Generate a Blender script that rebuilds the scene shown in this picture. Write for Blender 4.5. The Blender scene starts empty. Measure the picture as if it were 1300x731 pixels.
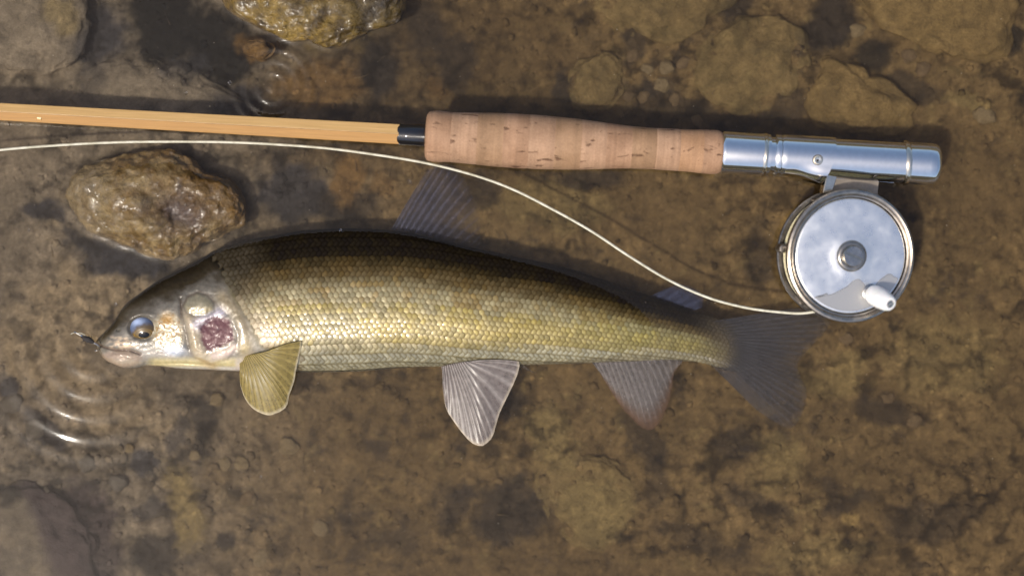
import bpy, bmesh, math, random
import numpy as np
from mathutils import Vector, Matrix
random.seed(7); RNG = np.random.RandomState(7)
SC = bpy.context.scene

# ---------------------------------------------------------------- camera, sky, sun, exposure
S = 0.0004            # metres per photo pixel on the water plane
H = 0.90              # camera height over the water
cam = bpy.data.objects.new('camera', bpy.data.cameras.new('camera'))
SC.collection.objects.link(cam)
cam.location = (0, 0, H); cam.data.sensor_width = 36; cam.data.lens = 36*H/(1300*S)
cam.data.clip_start = 0.01; cam.data.clip_end = 500
SC.camera = cam
cam.data.dof.use_dof = True; cam.data.dof.focus_distance = H-.004; cam.data.dof.aperture_fstop = 1.7
SUN_DIR = Vector((-0.33, -0.31, 0.89)).normalized()   # towards the sun
w = bpy.data.worlds.new('World'); SC.world = w; w.use_nodes = True
nt = w.node_tree; bg = nt.nodes['Background']
sky = nt.nodes.new('ShaderNodeTexSky'); sky.sky_type = 'NISHITA'; sky.sun_disc = False
sky.sun_elevation = math.asin(SUN_DIR.z)
sky.sun_rotation = math.atan2(SUN_DIR.x, SUN_DIR.y)
sky.dust_density = 3.0
nt.links.new(sky.outputs[0], bg.inputs[0]); bg.inputs[1].default_value = 0.15
sl = bpy.data.lights.new('sun', 'SUN'); sl.energy = 2.8; sl.angle = math.radians(3.0); sl.color = (1, 0.93, 0.82)
so = bpy.data.objects.new('sun', sl); SC.collection.objects.link(so)
so.rotation_euler = (-SUN_DIR).to_track_quat('-Z', 'Y').to_euler(); so.location = (-3, -3, 5)
SC.view_settings.view_transform = 'Standard'; SC.view_settings.look = 'None'
SC.view_settings.exposure = 0.16; SC.view_settings.gamma = 1
SC.render.engine = 'CYCLES'
cy = SC.cycles
cy.max_bounces = 10; cy.volume_bounces = 2; cy.transparent_max_bounces = 32; cy.transmission_bounces = 6
cy.use_denoising = True; cy.volume_step_rate = 1.0

# ---------------------------------------------------------------- helpers
def P(px, py, z=0.0):
    k = (H - z)/H
    return Vector(((px-650)*S*k, (365.5-py)*S*k, z))
def PX(x, y, z=0.0):
    k = H/(H-z)
    return x*k/S+650, 365.5-y*k/S
def lin(r, g, b):
    f = lambda c: c/255/12.92 if c/255 <= .04045 else ((c/255+.055)/1.055)**2.4
    return np.array([f(r), f(g), f(b)])
def link(o, parent=None):
    SC.collection.objects.link(o)
    if parent is not None: o.parent = parent
    return o
def tag(o, label=None, cat=None, group=None, kind=None):
    if label: o['label'] = label
    if cat: o['category'] = cat
    if group: o['group'] = group
    if kind: o['kind'] = kind
    return o
def empty(name, loc=(0, 0, 0), rot=(0, 0, 0)):
    o = bpy.data.objects.new(name, None); o.empty_display_size = 0.01
    link(o); o.location = loc; o.rotation_euler = rot
    return o
def mesh_np(name, verts, faces, mat=None, parent=None, smooth=True, attrs=None):
    """verts (n,3) array; faces (m,4) or (m,3) array, or list of tuples."""
    me = bpy.data.meshes.new(name)
    verts = np.asarray(verts, dtype=np.float64)
    if isinstance(faces, np.ndarray):
        m, k = faces.shape
        me.vertices.add(len(verts)); me.vertices.foreach_set('co', verts.ravel())
        me.loops.add(m*k); me.loops.foreach_set('vertex_index', faces.ravel().astype(np.int32))
        me.polygons.add(m); me.polygons.foreach_set('loop_start', np.arange(0, m*k, k, dtype=np.int32))
        me.update(calc_edges=True)
    else:
        me.from_pydata([tuple(v) for v in verts], [], [tuple(f) for f in faces]); me.update()
    if smooth: me.polygons.foreach_set('use_smooth', [True]*len(me.polygons))
    for an, av in (attrs or {}).items():
        av = np.asarray(av, dtype=np.float32)
        if av.ndim == 1:
            a = me.attributes.new(an, 'FLOAT', 'POINT'); a.data.foreach_set('value', av)
        else:
            if av.shape[1] == 3: av = np.concatenate([av, np.ones((len(av), 1), np.float32)], 1)
            a = me.attributes.new(an, 'FLOAT_COLOR', 'POINT'); a.data.foreach_set('color', av.ravel())
    if mat: me.materials.append(mat)
    o = bpy.data.objects.new(name, me); link(o, parent)
    return o
def grid_faces(nu, nv, wrap_v=False):
    i = np.arange(nu-1)[:, None]; j = np.arange(nv if wrap_v else nv-1)[None, :]
    j2 = (j+1) % nv
    a = i*nv+j; b = (i+1)*nv+j; c = (i+1)*nv+j2; d = i*nv+j2
    return np.stack([a, b, c, d], -1).reshape(-1, 4)
def revolve(name, prof, mat, parent, n=64, axis='X', loc=(0, 0, 0), smooth=True):
    """prof: list of (t, r) in px along the axis, closed with caps where r is 0."""
    prof = np.array(prof, float)*S
    th = np.linspace(0, 2*math.pi, n, endpoint=False)
    if axis == 'X':
        v = np.stack([np.repeat(prof[:, 0], n), np.outer(prof[:, 1], np.cos(th)).ravel(), np.outer(prof[:, 1], np.sin(th)).ravel()], 1)
    else:
        v = np.stack([np.outer(prof[:, 1], np.cos(th)).ravel(), np.outer(prof[:, 1], np.sin(th)).ravel(), np.repeat(prof[:, 0], n)], 1)
    f = grid_faces(len(prof), n, True)
    if axis == 'X': f = f[:, ::-1].copy()
    o = mesh_np(name, v, f[:, ::-1].copy() if axis == 'Z' else f, mat, parent, smooth)
    o.location = loc
    if smooth:
        sharpen(o)
    return o
def sharpen(o, deg=38):
    bm = bmesh.new(); bm.from_mesh(o.data)
    bmesh.ops.remove_doubles(bm, verts=bm.verts, dist=1e-7)
    bmesh.ops.recalc_face_normals(bm, faces=bm.faces)
    for e in bm.edges:
        if len(e.link_faces) == 2 and e.calc_face_angle(0) > math.radians(deg): e.smooth = False
    bm.to_mesh(o.data); bm.free()
def tube(name, pts, rad, mat, parent=None, n=10, close=True):
    pts = [Vector(p) for p in pts]; m = len(pts)
    if not hasattr(rad, '__len__'): rad = [rad]*m
    vs = []; up = None
    for i, p in enumerate(pts):
        t = (pts[min(i+1, m-1)]-pts[max(i-1, 0)]).normalized()
        if up is None:
            up = Vector((0, 0, 1)) if abs(t.z) < .9 else Vector((1, 0, 0))
        up = (up - t*up.dot(t)).normalized(); sd = t.cross(up)
        for k in range(n):
            a = 2*math.pi*k/n
            vs.append(p + (up*math.cos(a)+sd*math.sin(a))*rad[i])
    f = [tuple(r) for r in grid_faces(m, n, True)]
    if close: f += [tuple(range(n))[::-1], tuple(range((m-1)*n, m*n))]
    return mesh_np(name, np.array([tuple(v) for v in vs]), f, mat, parent)
def spline(pts, n):
    """Catmull-Rom through pts, n samples."""
    pts = np.array(pts, float); m = len(pts)
    t = np.linspace(0, m-1-1e-9, n); i = t.astype(int); u = (t-i)[:, None]
    p0 = pts[np.maximum(i-1, 0)]; p1 = pts[i]; p2 = pts[np.minimum(i+1, m-1)]; p3 = pts[np.minimum(i+2, m-1)]
    return 0.5*(2*p1+(p2-p0)*u+(2*p0-5*p1+4*p2-p3)*u*u+(3*p1-p0-3*p2+p3)*u**3)
def cardinal(xs, ys):
    xs = np.array(xs, float); ys = np.array(ys, float)
    d = np.gradient(ys, xs)
    def f(x):
        x = np.clip(x, xs[0], xs[-1]); i = np.clip(np.searchsorted(xs, x)-1, 0, len(xs)-2)
        h = xs[i+1]-xs[i]; u = (x-xs[i])/h
        return ((2*u**3-3*u*u+1)*ys[i]+(u**3-2*u*u+u)*h*d[i]+(-2*u**3+3*u*u)*ys[i+1]+(u**3-u*u)*h*d[i+1])
    return f
def ss(a, b, x):
    t = np.clip((x-a)/(b-a), 0, 1); return t*t*(3-2*t)

# ---- numpy noise
_perm = RNG.permutation(256); _perm = np.concatenate([_perm, _perm, _perm])
_gr = RNG.normal(size=(256, 3)); _gr /= np.linalg.norm(_gr, axis=1)[:, None]
def perlin(x, y, z=0.0):
    x = np.asarray(x, float); y = np.asarray(y, float); z = np.broadcast_to(np.asarray(z, float), x.shape)
    xi = np.floor(x).astype(int); yi = np.floor(y).astype(int); zi = np.floor(z).astype(int)
    xf = x-xi; yf = y-yi; zf = z-zi
    fade = lambda t: t*t*t*(t*(t*6-15)+10)
    u, v, w_ = fade(xf), fade(yf), fade(zf)
    def g(a, b, c):
        h = _perm[_perm[_perm[(xi+a) & 255]+((yi+b) & 255)]+((zi+c) & 255)]
        q = _gr[h]
        return q[..., 0]*(xf-a)+q[..., 1]*(yf-b)+q[..., 2]*(zf-c)
    L = lambda a, b, t: a+(b-a)*t
    return 1.6*L(L(L(g(0, 0, 0), g(1, 0, 0), u), L(g(0, 1, 0), g(1, 1, 0), u), v),
             L(L(g(0, 0, 1), g(1, 0, 1), u), L(g(0, 1, 1), g(1, 1, 1), u), v), w_)
def fbm(x, y, z=0.0, o=4, g=.5):
    s = 0; a = 1; n = 0
    for k in range(o):
        s = s+a*perlin(x*2**k+17.3*k, y*2**k-9.1*k, z*2**k+3.7*k if not np.isscalar(z) else z+5.1*k); n += a; a *= g
    return s/n
def worley(x, y, seed=0):
    xi = np.floor(x); yi = np.floor(y); d = np.full(x.shape, 9.0); idv = np.zeros(x.shape)
    for a in (-1, 0, 1):
        for b in (-1, 0, 1):
            cx = (xi+a).astype(int); cy_ = (yi+b).astype(int)
            h = _perm[_perm[(cx+seed) & 255]+(cy_ & 255)]; h2 = _perm[h+(cx*7+seed & 255)]
            jx = cx+h/256.; jy = cy_+h2/256.
            dd = np.hypot(x-jx, y-jy); m = dd < d
            d = np.where(m, dd, d); idv = np.where(m, h, idv)
    return d, idv/256.

# ---------------------------------------------------------------- material helpers
def new_mat(name):
    m = bpy.data.materials.new(name); m.use_nodes = True
    return m, m.node_tree, m.node_tree.nodes['Principled BSDF']
def node(nt, typ, **kw):
    n = nt.nodes.new(typ)
    for k, v in kw.items():
        if k.startswith('i_'): n.inputs[int(k[2:])].default_value = v
        else: setattr(n, k, v)
    return n
def noise_node(nt, scale, detail=4, rough=.55, coord='Object', dist=0., mp=None):
    tc = node(nt, 'ShaderNodeTexCoord'); n = node(nt, 'ShaderNodeTexNoise')
    n.inputs['Scale'].default_value = scale; n.inputs['Detail'].default_value = detail
    n.inputs['Roughness'].default_value = rough; n.inputs['Distortion'].default_value = dist
    src = tc.outputs[coord]
    if coord == 'World':
        pass
    if mp:
        m = node(nt, 'ShaderNodeMapping'); m.inputs['Scale'].default_value = mp
        nt.links.new(src, m.inputs[0]); src = m.outputs[0]
    nt.links.new(src, n.inputs['Vector'])
    return n
def world_noise(nt, scale, detail=4, rough=.55, dist=0.):
    g = node(nt, 'ShaderNodeNewGeometry'); n = node(nt, 'ShaderNodeTexNoise')
    n.inputs['Scale'].default_value = scale; n.inputs['Detail'].default_value = detail
    n.inputs['Roughness'].default_value = rough; n.inputs['Distortion'].default_value = dist
    nt.links.new(g.outputs['Position'], n.inputs['Vector']); return n
def ramp(nt, src, stops):
    r = node(nt, 'ShaderNodeValToRGB'); e = r.color_ramp.elements
    while len(e) < len(stops): e.new(.5)
    for k, (p, c) in enumerate(stops):
        e[k].position = p; e[k].color = (*c, 1) if hasattr(c, '__len__') else (c, c, c, 1)
    nt.links.new(src, r.inputs[0]); return r
def mixc(nt, a, b, fac, mode='MIX'):
    m = node(nt, 'ShaderNodeMix', data_type='RGBA', blend_type=mode)
    for s, i in ((fac, 0), (a, 6), (b, 7)):
        if isinstance(s, bpy.types.NodeSocket): nt.links.new(s, m.inputs[i])
        elif i == 0: m.inputs[0].default_value = s
        else: m.inputs[i].default_value = (*s, 1)
    return m.outputs[2]
def bump(nt, src, bsdf, strength=.5, dist=.001, prev=None):
    b = node(nt, 'ShaderNodeBump'); b.inputs['Strength'].default_value = strength; b.inputs['Distance'].default_value = dist
    nt.links.new(src, b.inputs['Height'])
    if prev: nt.links.new(prev.outputs[0], b.inputs['Normal'])
    if bsdf: nt.links.new(b.outputs[0], bsdf.inputs['Normal'])
    return b
def attr(nt, name): return node(nt, 'ShaderNodeAttribute', attribute_name=name)

# silt (bed and stones): colour attribute 'col' from deposits plus painted shadows and reflections, fine grain from noise
def silt_mat(name, wet=0.0, bump_d=.0012):
    m, nt, b = new_mat(name)
    a = attr(nt, 'col')
    n1 = world_noise(nt, 900, 6, .7); r1 = ramp(nt, n1.outputs[0], [(.3, .72), (.7, 1.28)])
    c = mixc(nt, a.outputs['Color'], r1.outputs[0], 1.0, 'MULTIPLY')
    n2 = world_noise(nt, 180, 5, .65, .4); r2 = ramp(nt, n2.outputs[0], [(.32, .75), (.66, 1.2)])
    c = mixc(nt, c, r2.outputs[0], 1.0, 'MULTIPLY')
    nt.links.new(c, b.inputs['Base Color'])
    b.inputs['Roughness'].default_value = .9 if not wet else .42
    b.inputs['Specular IOR Level'].default_value =  .15 if not wet else .3
    b1 = bump(nt, n2.outputs[0], None, .6, bump_d*1.6)
    bump(nt, n1.outputs[0], b, .6, bump_d*.6, b1)
    if wet:
        w1 = world_noise(nt, 120, 5, .7); rr = ramp(nt, w1.outputs[0], [(.46, .0), (.60, 1.)])
        b.inputs['Coat Weight'].default_value = wet; b.inputs['Coat Roughness'].default_value = .10
        nt.links.new(rr.outputs[0], b.inputs['Coat Weight'])
        cb = bump(nt, world_noise(nt, 430, 3, .55).outputs[0], None, .8, .0008)
        nt.links.new(cb.outputs[0], b.inputs['Coat Normal'])
    return m
M_SILT = silt_mat('silt')
M_SILTWET = silt_mat('wet_algae', .8, .0016)

# ---------------------------------------------------------------- river bed colour: deposits plus painted shadows and water reflections
C = dict(dark=(.020, .017, .015), slate=(.032, .031, .034), black=(.012, .011, .009), tan=(.26, .195, .115), grey=(.215, .170, .115),
         brown=(.165, .108, .044), rust=(.17, .095, .030), olive=(.215, .155, .060), gold=(.30, .20, .07), plum_shade=(.055, .040, .036))
C['umber'] = (.080, .050, .020)
BLOBS = [ # x, y, rx, ry, rotation, strength, colour; dark tones include painted shade and reflections
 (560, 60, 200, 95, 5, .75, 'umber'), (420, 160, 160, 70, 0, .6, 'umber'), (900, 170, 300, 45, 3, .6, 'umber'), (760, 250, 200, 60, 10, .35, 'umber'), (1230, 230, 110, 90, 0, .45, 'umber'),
 (620, 700, 330, 60, 0, .35, 'umber'), (1180, 640, 160, 80, 0, .35, 'umber'), (480, 540, 120, 60, 0, .3, 'umber'),
 (30, 60, 85, 75, 0, .95, 'grey'), (75, 20, 26, 24, 0, .8, 'olive'), (40, 205, 80, 50, 0, .9, 'grey'), (200, 112, 120, 26, -6, .95, 'grey'),
 (110, 380, 120, 55, 20, .95, 'tan'), (30, 330, 60, 40, 0, .8, 'grey'), (60, 440, 90, 70, 10, .95, 'tan'), (180, 180, 160, 22, 0, .85, 'grey'),
 (160, 520, 90, 40, 20, .75, 'tan'), (330, 180, 60, 22, 0, .5, 'grey'),
 (122, 52, 44, 48, 10, .95, 'slate'), (110, 105, 30, 20, 0, .5, 'slate'), (212, 30, 60, 66, 10, 1., 'black'), (280, 62, 60, 50, 30, 1., 'black'),  # slate and black here paint sky and dark reflections off the water
 (230, 85, 45, 18, -20, .6, 'slate'), (300, 130, 48, 22, 0, .9, 'slate'), (60, 272, 36, 14, 0, .95, 'slate'), (168, 338, 70, 20, 15, 1., 'slate'), (120, 305, 40, 14, 30, .9, 'slate'),
 (365, 245, 48, 50, 0, .9, 'slate'), (430, 262, 60, 25, 0, .7, 'dark'), (330, 60, 24, 16, 0, .9, 'rust'), (420, 30, 80, 40, 0, .7, 'olive'),
 (410, 110, 66, 34, 0, .75, 'rust'), (440, 230, 28, 34, 0, .85, 'rust'), (490, 240, 18, 26, 0, .6, 'rust'),
 (480, 90, 26, 50, 0, .9, 'dark'), (540, 40, 40, 50, 0, .7, 'dark'), (560, 118, 18, 14, 0, .6, 'rust'), (575, 85, 30, 35, 0, .7, 'dark'), (655, 90, 30, 60, 0, .4, 'brown'),
 (820, 120, 60, 20, 0, .6, 'dark'), (720, 110, 16, 40, 0, .8, 'dark'), (800, 60, 20, 26, 0, .7, 'dark'), (930, 10, 34, 24, -30, .8, 'dark'),
 (1050, 28, 30, 50, 25, .9, 'dark'), (1105, 65, 34, 26, 20, .9, 'black'), (1150, 110, 50, 18, 20, .7, 'dark'), (1285, 45, 18, 30, 0, .9, 'black'),
 (1000, 140, 40, 20, 0, .6, 'dark'), (900, 150, 120, 16, 0, .6, 'dark'),  # long dark band paints the shadow along the cork grip
 (10, 490, 24, 16, 0, .95, 'slate'), (62, 545, 44, 16, 30, .8, 'slate'), (15, 622, 50, 15, -10, .95, 'black'), (108, 655, 44, 56, -25, 1., 'plum_shade'), (125, 705, 34, 44, 0, .9, 'plum_shade'),  # purple dark blobs paint the shade beside the corner stone
 (190, 588, 20, 20, 0, .9, 'slate'), (262, 530, 22, 24, 0, .8, 'dark'), (225, 545, 14, 30, 0, .7, 'slate'), (200, 700, 44, 34, 0, .85, 'dark'), (185, 640, 30, 10, 0, .7, 'slate'),
 (236, 645, 26, 62, -8, .9, 'olive'), (285, 690, 20, 16, 0, .9, 'dark'), (275, 600, 22, 24, 0, .4, 'brown'),
 (640, 508, 34, 22, 20, .8, 'dark'), (575, 640, 32, 28, -30, .7, 'dark'), (650, 650, 56, 52, 0, .8, 'dark'), (500, 690, 40, 22, 0, .5, 'dark'), (440, 640, 14, 50, 0, .45, 'dark'), (530, 640, 22, 50, 0, .6, 'brown'),  # first dark blob paints the shadow by the pelvic fin
 (755, 645, 60, 46, 10, .9, 'olive'), (700, 560, 34, 60, -10, .75, 'olive'), (760, 500, 40, 40, 0, .35, 'brown'), (820, 560, 26, 60, -25, .6, 'dark'),
 (835, 620, 16, 40, 0, .5, 'dark'), (870, 600, 30, 40, 0, .6, 'brown'), (990, 590, 40, 50, 0, .6, 'olive'), (1130, 520, 60, 22, 10, .7, 'dark'), (1085, 660, 14, 10, 0, .8, 'gold'),
 (1060, 480, 60, 26, -20, .7, 'olive'), (1200, 450, 90, 60, 0, .55, 'olive'), (930, 560, 30, 26, 0, .7, 'dark'), (960, 640, 60, 18, 20, .6, 'dark'), (1080, 640, 44, 14, -20, .6, 'dark'),
 (1240, 560, 60, 60, 0, .5, 'brown'), (1180, 660, 60, 30, 0, .6, 'dark'), (1250, 260, 70, 50, 0, .5, 'brown'), (1225, 130, 30, 12, 10, .8, 'olive'), (1030, 700, 80, 24, 0, .5, 'olive'), (890, 690, 70, 20, 20, .45, 'dark'),
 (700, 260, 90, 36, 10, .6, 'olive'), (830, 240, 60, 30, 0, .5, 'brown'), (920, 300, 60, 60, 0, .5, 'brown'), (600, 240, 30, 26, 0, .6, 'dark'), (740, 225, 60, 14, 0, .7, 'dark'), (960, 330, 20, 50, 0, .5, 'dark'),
]
def bed_color(px, py, mott=1.0):
    wx = px+26*fbm(px/55, py/55, 1.5, 4)+7*fbm(px/14, py/14, 7.5, 2)
    wy = py+26*fbm(px/55, py/55, 9.5, 4)+7*fbm(px/14, py/14, 3.5, 2)
    left = 1-ss(180, 560, px+.25*(py-365))  # greyer left side: the sky's veil on the water, painted into the bed
    base = np.array(C['brown'])[None]*(1-left[:, None])+np.array(C['grey'])[None]*.82*left[:, None]
    n1 = fbm(px/95, py/95, 22.2, 5); n2 = fbm(px/24, py/24, 33.1, 4, .6)
    k = (1+.50*n1*mott+.55*n2*mott)[:, None]
    col = base*np.clip(k, .2, 2)
    dk = ss(.10, .42, fbm(px/42, py/36, 51.7, 5, .62))*mott
    col = col*(1-.72*dk[:, None])+np.array(C['dark'])[None]*(.72*dk[:, None])
    lt = ss(.16, .5, fbm(px/30, py/26, 77.7, 4, .6))*mott
    tl = np.array(C['tan'])[None]*(left[:, None])+np.array(C['olive'])[None]*1.15*(1-left[:, None])
    col = col*(1-.55*lt[:, None])+tl*(.55*lt[:, None])
    edge = .35*fbm(px/18, py/18, 5.2, 4, .6)
    for (x, y, rx, ry, rot, s, c) in BLOBS:
        a = math.radians(rot); dx = wx-x; dy = wy-y
        u = (dx*math.cos(a)+dy*math.sin(a))/rx; v = (-dx*math.sin(a)+dy*math.cos(a))/ry
        d = np.sqrt(u*u+v*v)+edge
        m = s*(1-ss(.55, 1.12, d))
        if not np.any(m > .003): continue
        col = col*(1-m[:, None])+(np.array(C[c])[None]*(1+.35*n2*mott)[:, None])*m[:, None]
    gz = ss(-.1, .4, fbm(px/120, py/120, 14.4, 3)+.5*np.exp(-((px-180)/200)**2-((py-600)/110)**2)+.5*np.exp(-((px-830)/60)**2-((py-100)/60)**2)+.15)
    e1, _ = worley(px/24+.9*fbm(px/26, py/26, 4.4, 4, .6), py/21+.9*fbm(px/26, py/26, 44.4, 4, .6))
    cre = ss(.42, .85, e1+.25*n2); col = col*(1-.62*(cre*gz*mott*1.2)[:, None]); col = col*(1+.22*((1-ss(.0, .4, e1))*gz*mott))[:, None]
    # dark grit showing between flakes of silt, and pale flakes on top, at several sizes
    q1 = ss(.02, .40, fbm(px/17, py/15, 61.3, 4, .65)); q2 = ss(.05, .38, fbm(px/6.5, py/6, 71.9, 3, .6)); q3 = ss(.12, .45, fbm(px/9, py/8, 81.9, 3, .6))
    big = ss(-.25, .25, fbm(px/110, py/90, 101.9, 3))
    col = col*(1-(.55*q1*mott*(.4+.6*big)+.22*q2*mott*(.45+.55*big))[:, None])
    col = col*(1+.45*q3*mott)[:, None]
    return np.clip(col*.86, .004, .6)

# ---------------------------------------------------------------- stones (outline in photo pixels, top height in mm)
STONES = [
 dict(o=[(82,250),(92,226),(128,206),(165,196),(205,190),(245,202),(262,218),(296,230),(310,252),(314,270),(308,286),(290,296),(262,308),(232,326),(205,328),(170,316),(138,304),(104,286)], top=7, base=-24, rough=1.0, wet=1, fl=.8,
      tint='algae', label='wet algae-covered stone standing out of the water above the head of the fish'),
 dict(o=[(296,-40),(280,-6),(292,14),(318,30),(350,44),(392,52),(420,62),(446,52),(470,40),(505,26),(520,-10),(500,-50),(400,-80)], top=6, base=-24, rough=.9, wet=1, fl=.5,
      tint='moss', label='wet mossy yellow-green stone cut off by the top edge of the photo'),
 dict(o=[(-40,-20),(-40,70),(0,84),(50,92),(92,80),(108,52),(112,20),(100,-20),(50,-40)], top=-8, base=-26, rough=.45, wet=0, fl=.62, tint='grey', label='pale grey silt-covered stone just under the water in the top left corner'),
 dict(o=[(86,128),(96,100),(130,82),(170,78),(215,88),(262,104),(300,122),(322,136),(300,150),(200,150),(120,146)], top=-12, base=-27, rough=.35, wet=0, fl=.62, tint='grey', label='flat pale stone under water above the bare bamboo rod'),
 dict(o=[(735,-40),(748,0),(776,30),(820,50),(868,48),(905,28),(930,2),(920,-40),(830,-60)], top=-14, base=-30, rough=.35, wet=0, fl=.65, tint='olive', label='large brown submerged stone cut by the top edge above the cork grip'),
 dict(o=[(722,112),(728,86),(745,72),(768,66),(788,78),(794,104),(786,128),(762,142),(734,138)], top=-15, base=-30, rough=.35, wet=0, fl=.5, tint='olive', label='small round submerged stone above the middle of the cork grip'),
 dict(o=[(880,100),(888,58),(918,28),(956,20),(1000,26),(1026,54),(1030,90),(1012,126),(970,140),(910,134)], top=-14, base=-30, rough=.3, wet=0, fl=.5, tint='olive', label='broad rounded submerged stone above the joint of cork and silver seat'),
 dict(o=[(1022,110),(1030,82),(1056,70),(1084,84),(1104,98),(1140,116),(1162,132),(1158,160),(1100,170),(1050,166),(1026,148)], top=-13, base=-30, rough=.4, wet=0, fl=.65, tint='gold', label='tan wedge-shaped submerged stone directly above the silver reel seat'),
 dict(o=[(1080,-40),(1090,0),(1112,30),(1150,46),(1196,64),(1240,78),(1276,66),(1284,20),(1280,-40),(1180,-60)], top=-10, base=-30, rough=.35, wet=0, fl=.65, tint='gold', label='big yellowish submerged stone in the top right corner of the photo'),
 dict(o=[(-40,640),(0,622),(34,612),(72,624),(104,652),(126,694),(138,760),(40,800),(-50,770)], top=-10, base=-28, rough=.3, wet=0, fl=.65, tint='grey', label='smooth pale submerged stone in the bottom left corner of the photo'),
 dict(o=[(680,600),(700,570),(740,580),(790,600),(822,630),(816,668),(780,690),(720,684),(690,650)], top=-17, base=-28, rough=.25, wet=0, fl=.62, tint='olive', label='flat silt-buried stone below the tip of the anal fin near the bottom edge'),
 dict(o=[(308,56),(322,50),(344,54),(352,62),(344,72),(322,72),(308,66)], top=-3, base=-20, rough=.3, wet=0, fl=.5, tint='rust', label='small orange-brown stone against the mossy stone by the ripple rings'),
]
TINT = dict(grey=(1.0, .98, .96), olive=(1.05, 1.0, .85), gold=(1.15, 1.0, .8), rust=(1.1, .9, .7))
def radial(outline):
    o = np.array(outline, float); c = o.mean(0)
    ang = np.arctan2(o[:, 1]-c[1], o[:, 0]-c[0]); r = np.hypot(o[:, 0]-c[0], o[:, 1]-c[1])
    k = np.argsort(ang); ang = ang[k]; r = r[k]
    A = np.concatenate([ang-2*math.pi, ang, ang+2*math.pi]); R = np.concatenate([r, r, r])
    return c, (lambda t: np.interp(t, A, R))
for s in STONES: s['c'], s['r'] = radial(s['o'])

# bed height (mm) at photo pixel
def bed_height(px, py):
    z = -23+3.5*fbm(px/150, py/150, 2.2, 3)
    left = 1-ss(150, 520, px+.2*(py-365)); z = z+2.5*left
    z += 5*np.exp(-((px-235)/80)**2-((py-40)/60)**2)
    z += -3.0*np.exp(-((px-560)/420)**2-((py-395)/70)**2)           # hollow the fish lies over
    gr = ss(-.15, .35, fbm(px/120, py/120, 14.4, 3)+.5*np.exp(-((px-180)/200)**2-((py-600)/110)**2)+.5*np.exp(-((px-830)/60)**2-((py-100)/60)**2)+.15)
    d1, _ = worley(px/24+.9*fbm(px/26, py/26, 4.4, 4, .6), py/21+.9*fbm(px/26, py/26, 44.4, 4, .6)); d2, _ = worley(px/13, py/12, 31)
    z += gr*(2.0*np.clip(1-d1*d1*1.7, 0, 1)+.5*np.clip(1-d2*d2*2., 0, 1))
    z += 2.0*fbm(px/30, py/30, 8.8, 4, .55)+1.3*np.abs(fbm(px/13, py/12, 28.8, 4, .6))*(.4+.6*gr)+.4*fbm(px/5, py/5, 12.8, 2)
    for s in STONES:
        dx = px-s['c'][0]; dy = py-s['c'][1]; r = np.hypot(dx, dy); R = s['r'](np.arctan2(dy, dx))
        m = 1-ss(.75, 1.28, r/R)
        z += 4.0*m*(s['top'] < 0)
    return z

# ---------------------------------------------------------------- river bed
def stretched(half, step, far):
    a = list(np.arange(0, half+step/2, step)); d = step
    while a[-1] < far: d *= 1.35; a.append(a[-1]+d)
    a = np.array(a); return np.concatenate([-a[:0:-1], a])
def axis_coords(lo, hi, n): return np.linspace(lo, hi, n)
xs = stretched(.285, .00075, 40); ys = stretched(.168, .00075, 40)
X, Y = np.meshgrid(xs, ys, indexing='ij'); x = X.ravel(); y = Y.ravel()
px, py = PX(x, y, -.022)
cx_ = np.clip(px, -1500, 2800); cy2 = np.clip(py, -1500, 2300)
far = ss(.5, 3, np.hypot(x, y))
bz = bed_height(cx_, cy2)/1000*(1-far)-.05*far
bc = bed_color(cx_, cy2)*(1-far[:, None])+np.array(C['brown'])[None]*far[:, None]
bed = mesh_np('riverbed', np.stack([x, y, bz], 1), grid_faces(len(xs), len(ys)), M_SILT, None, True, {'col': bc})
tag(bed, kind='structure', label='silty brown river bed')

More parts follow.
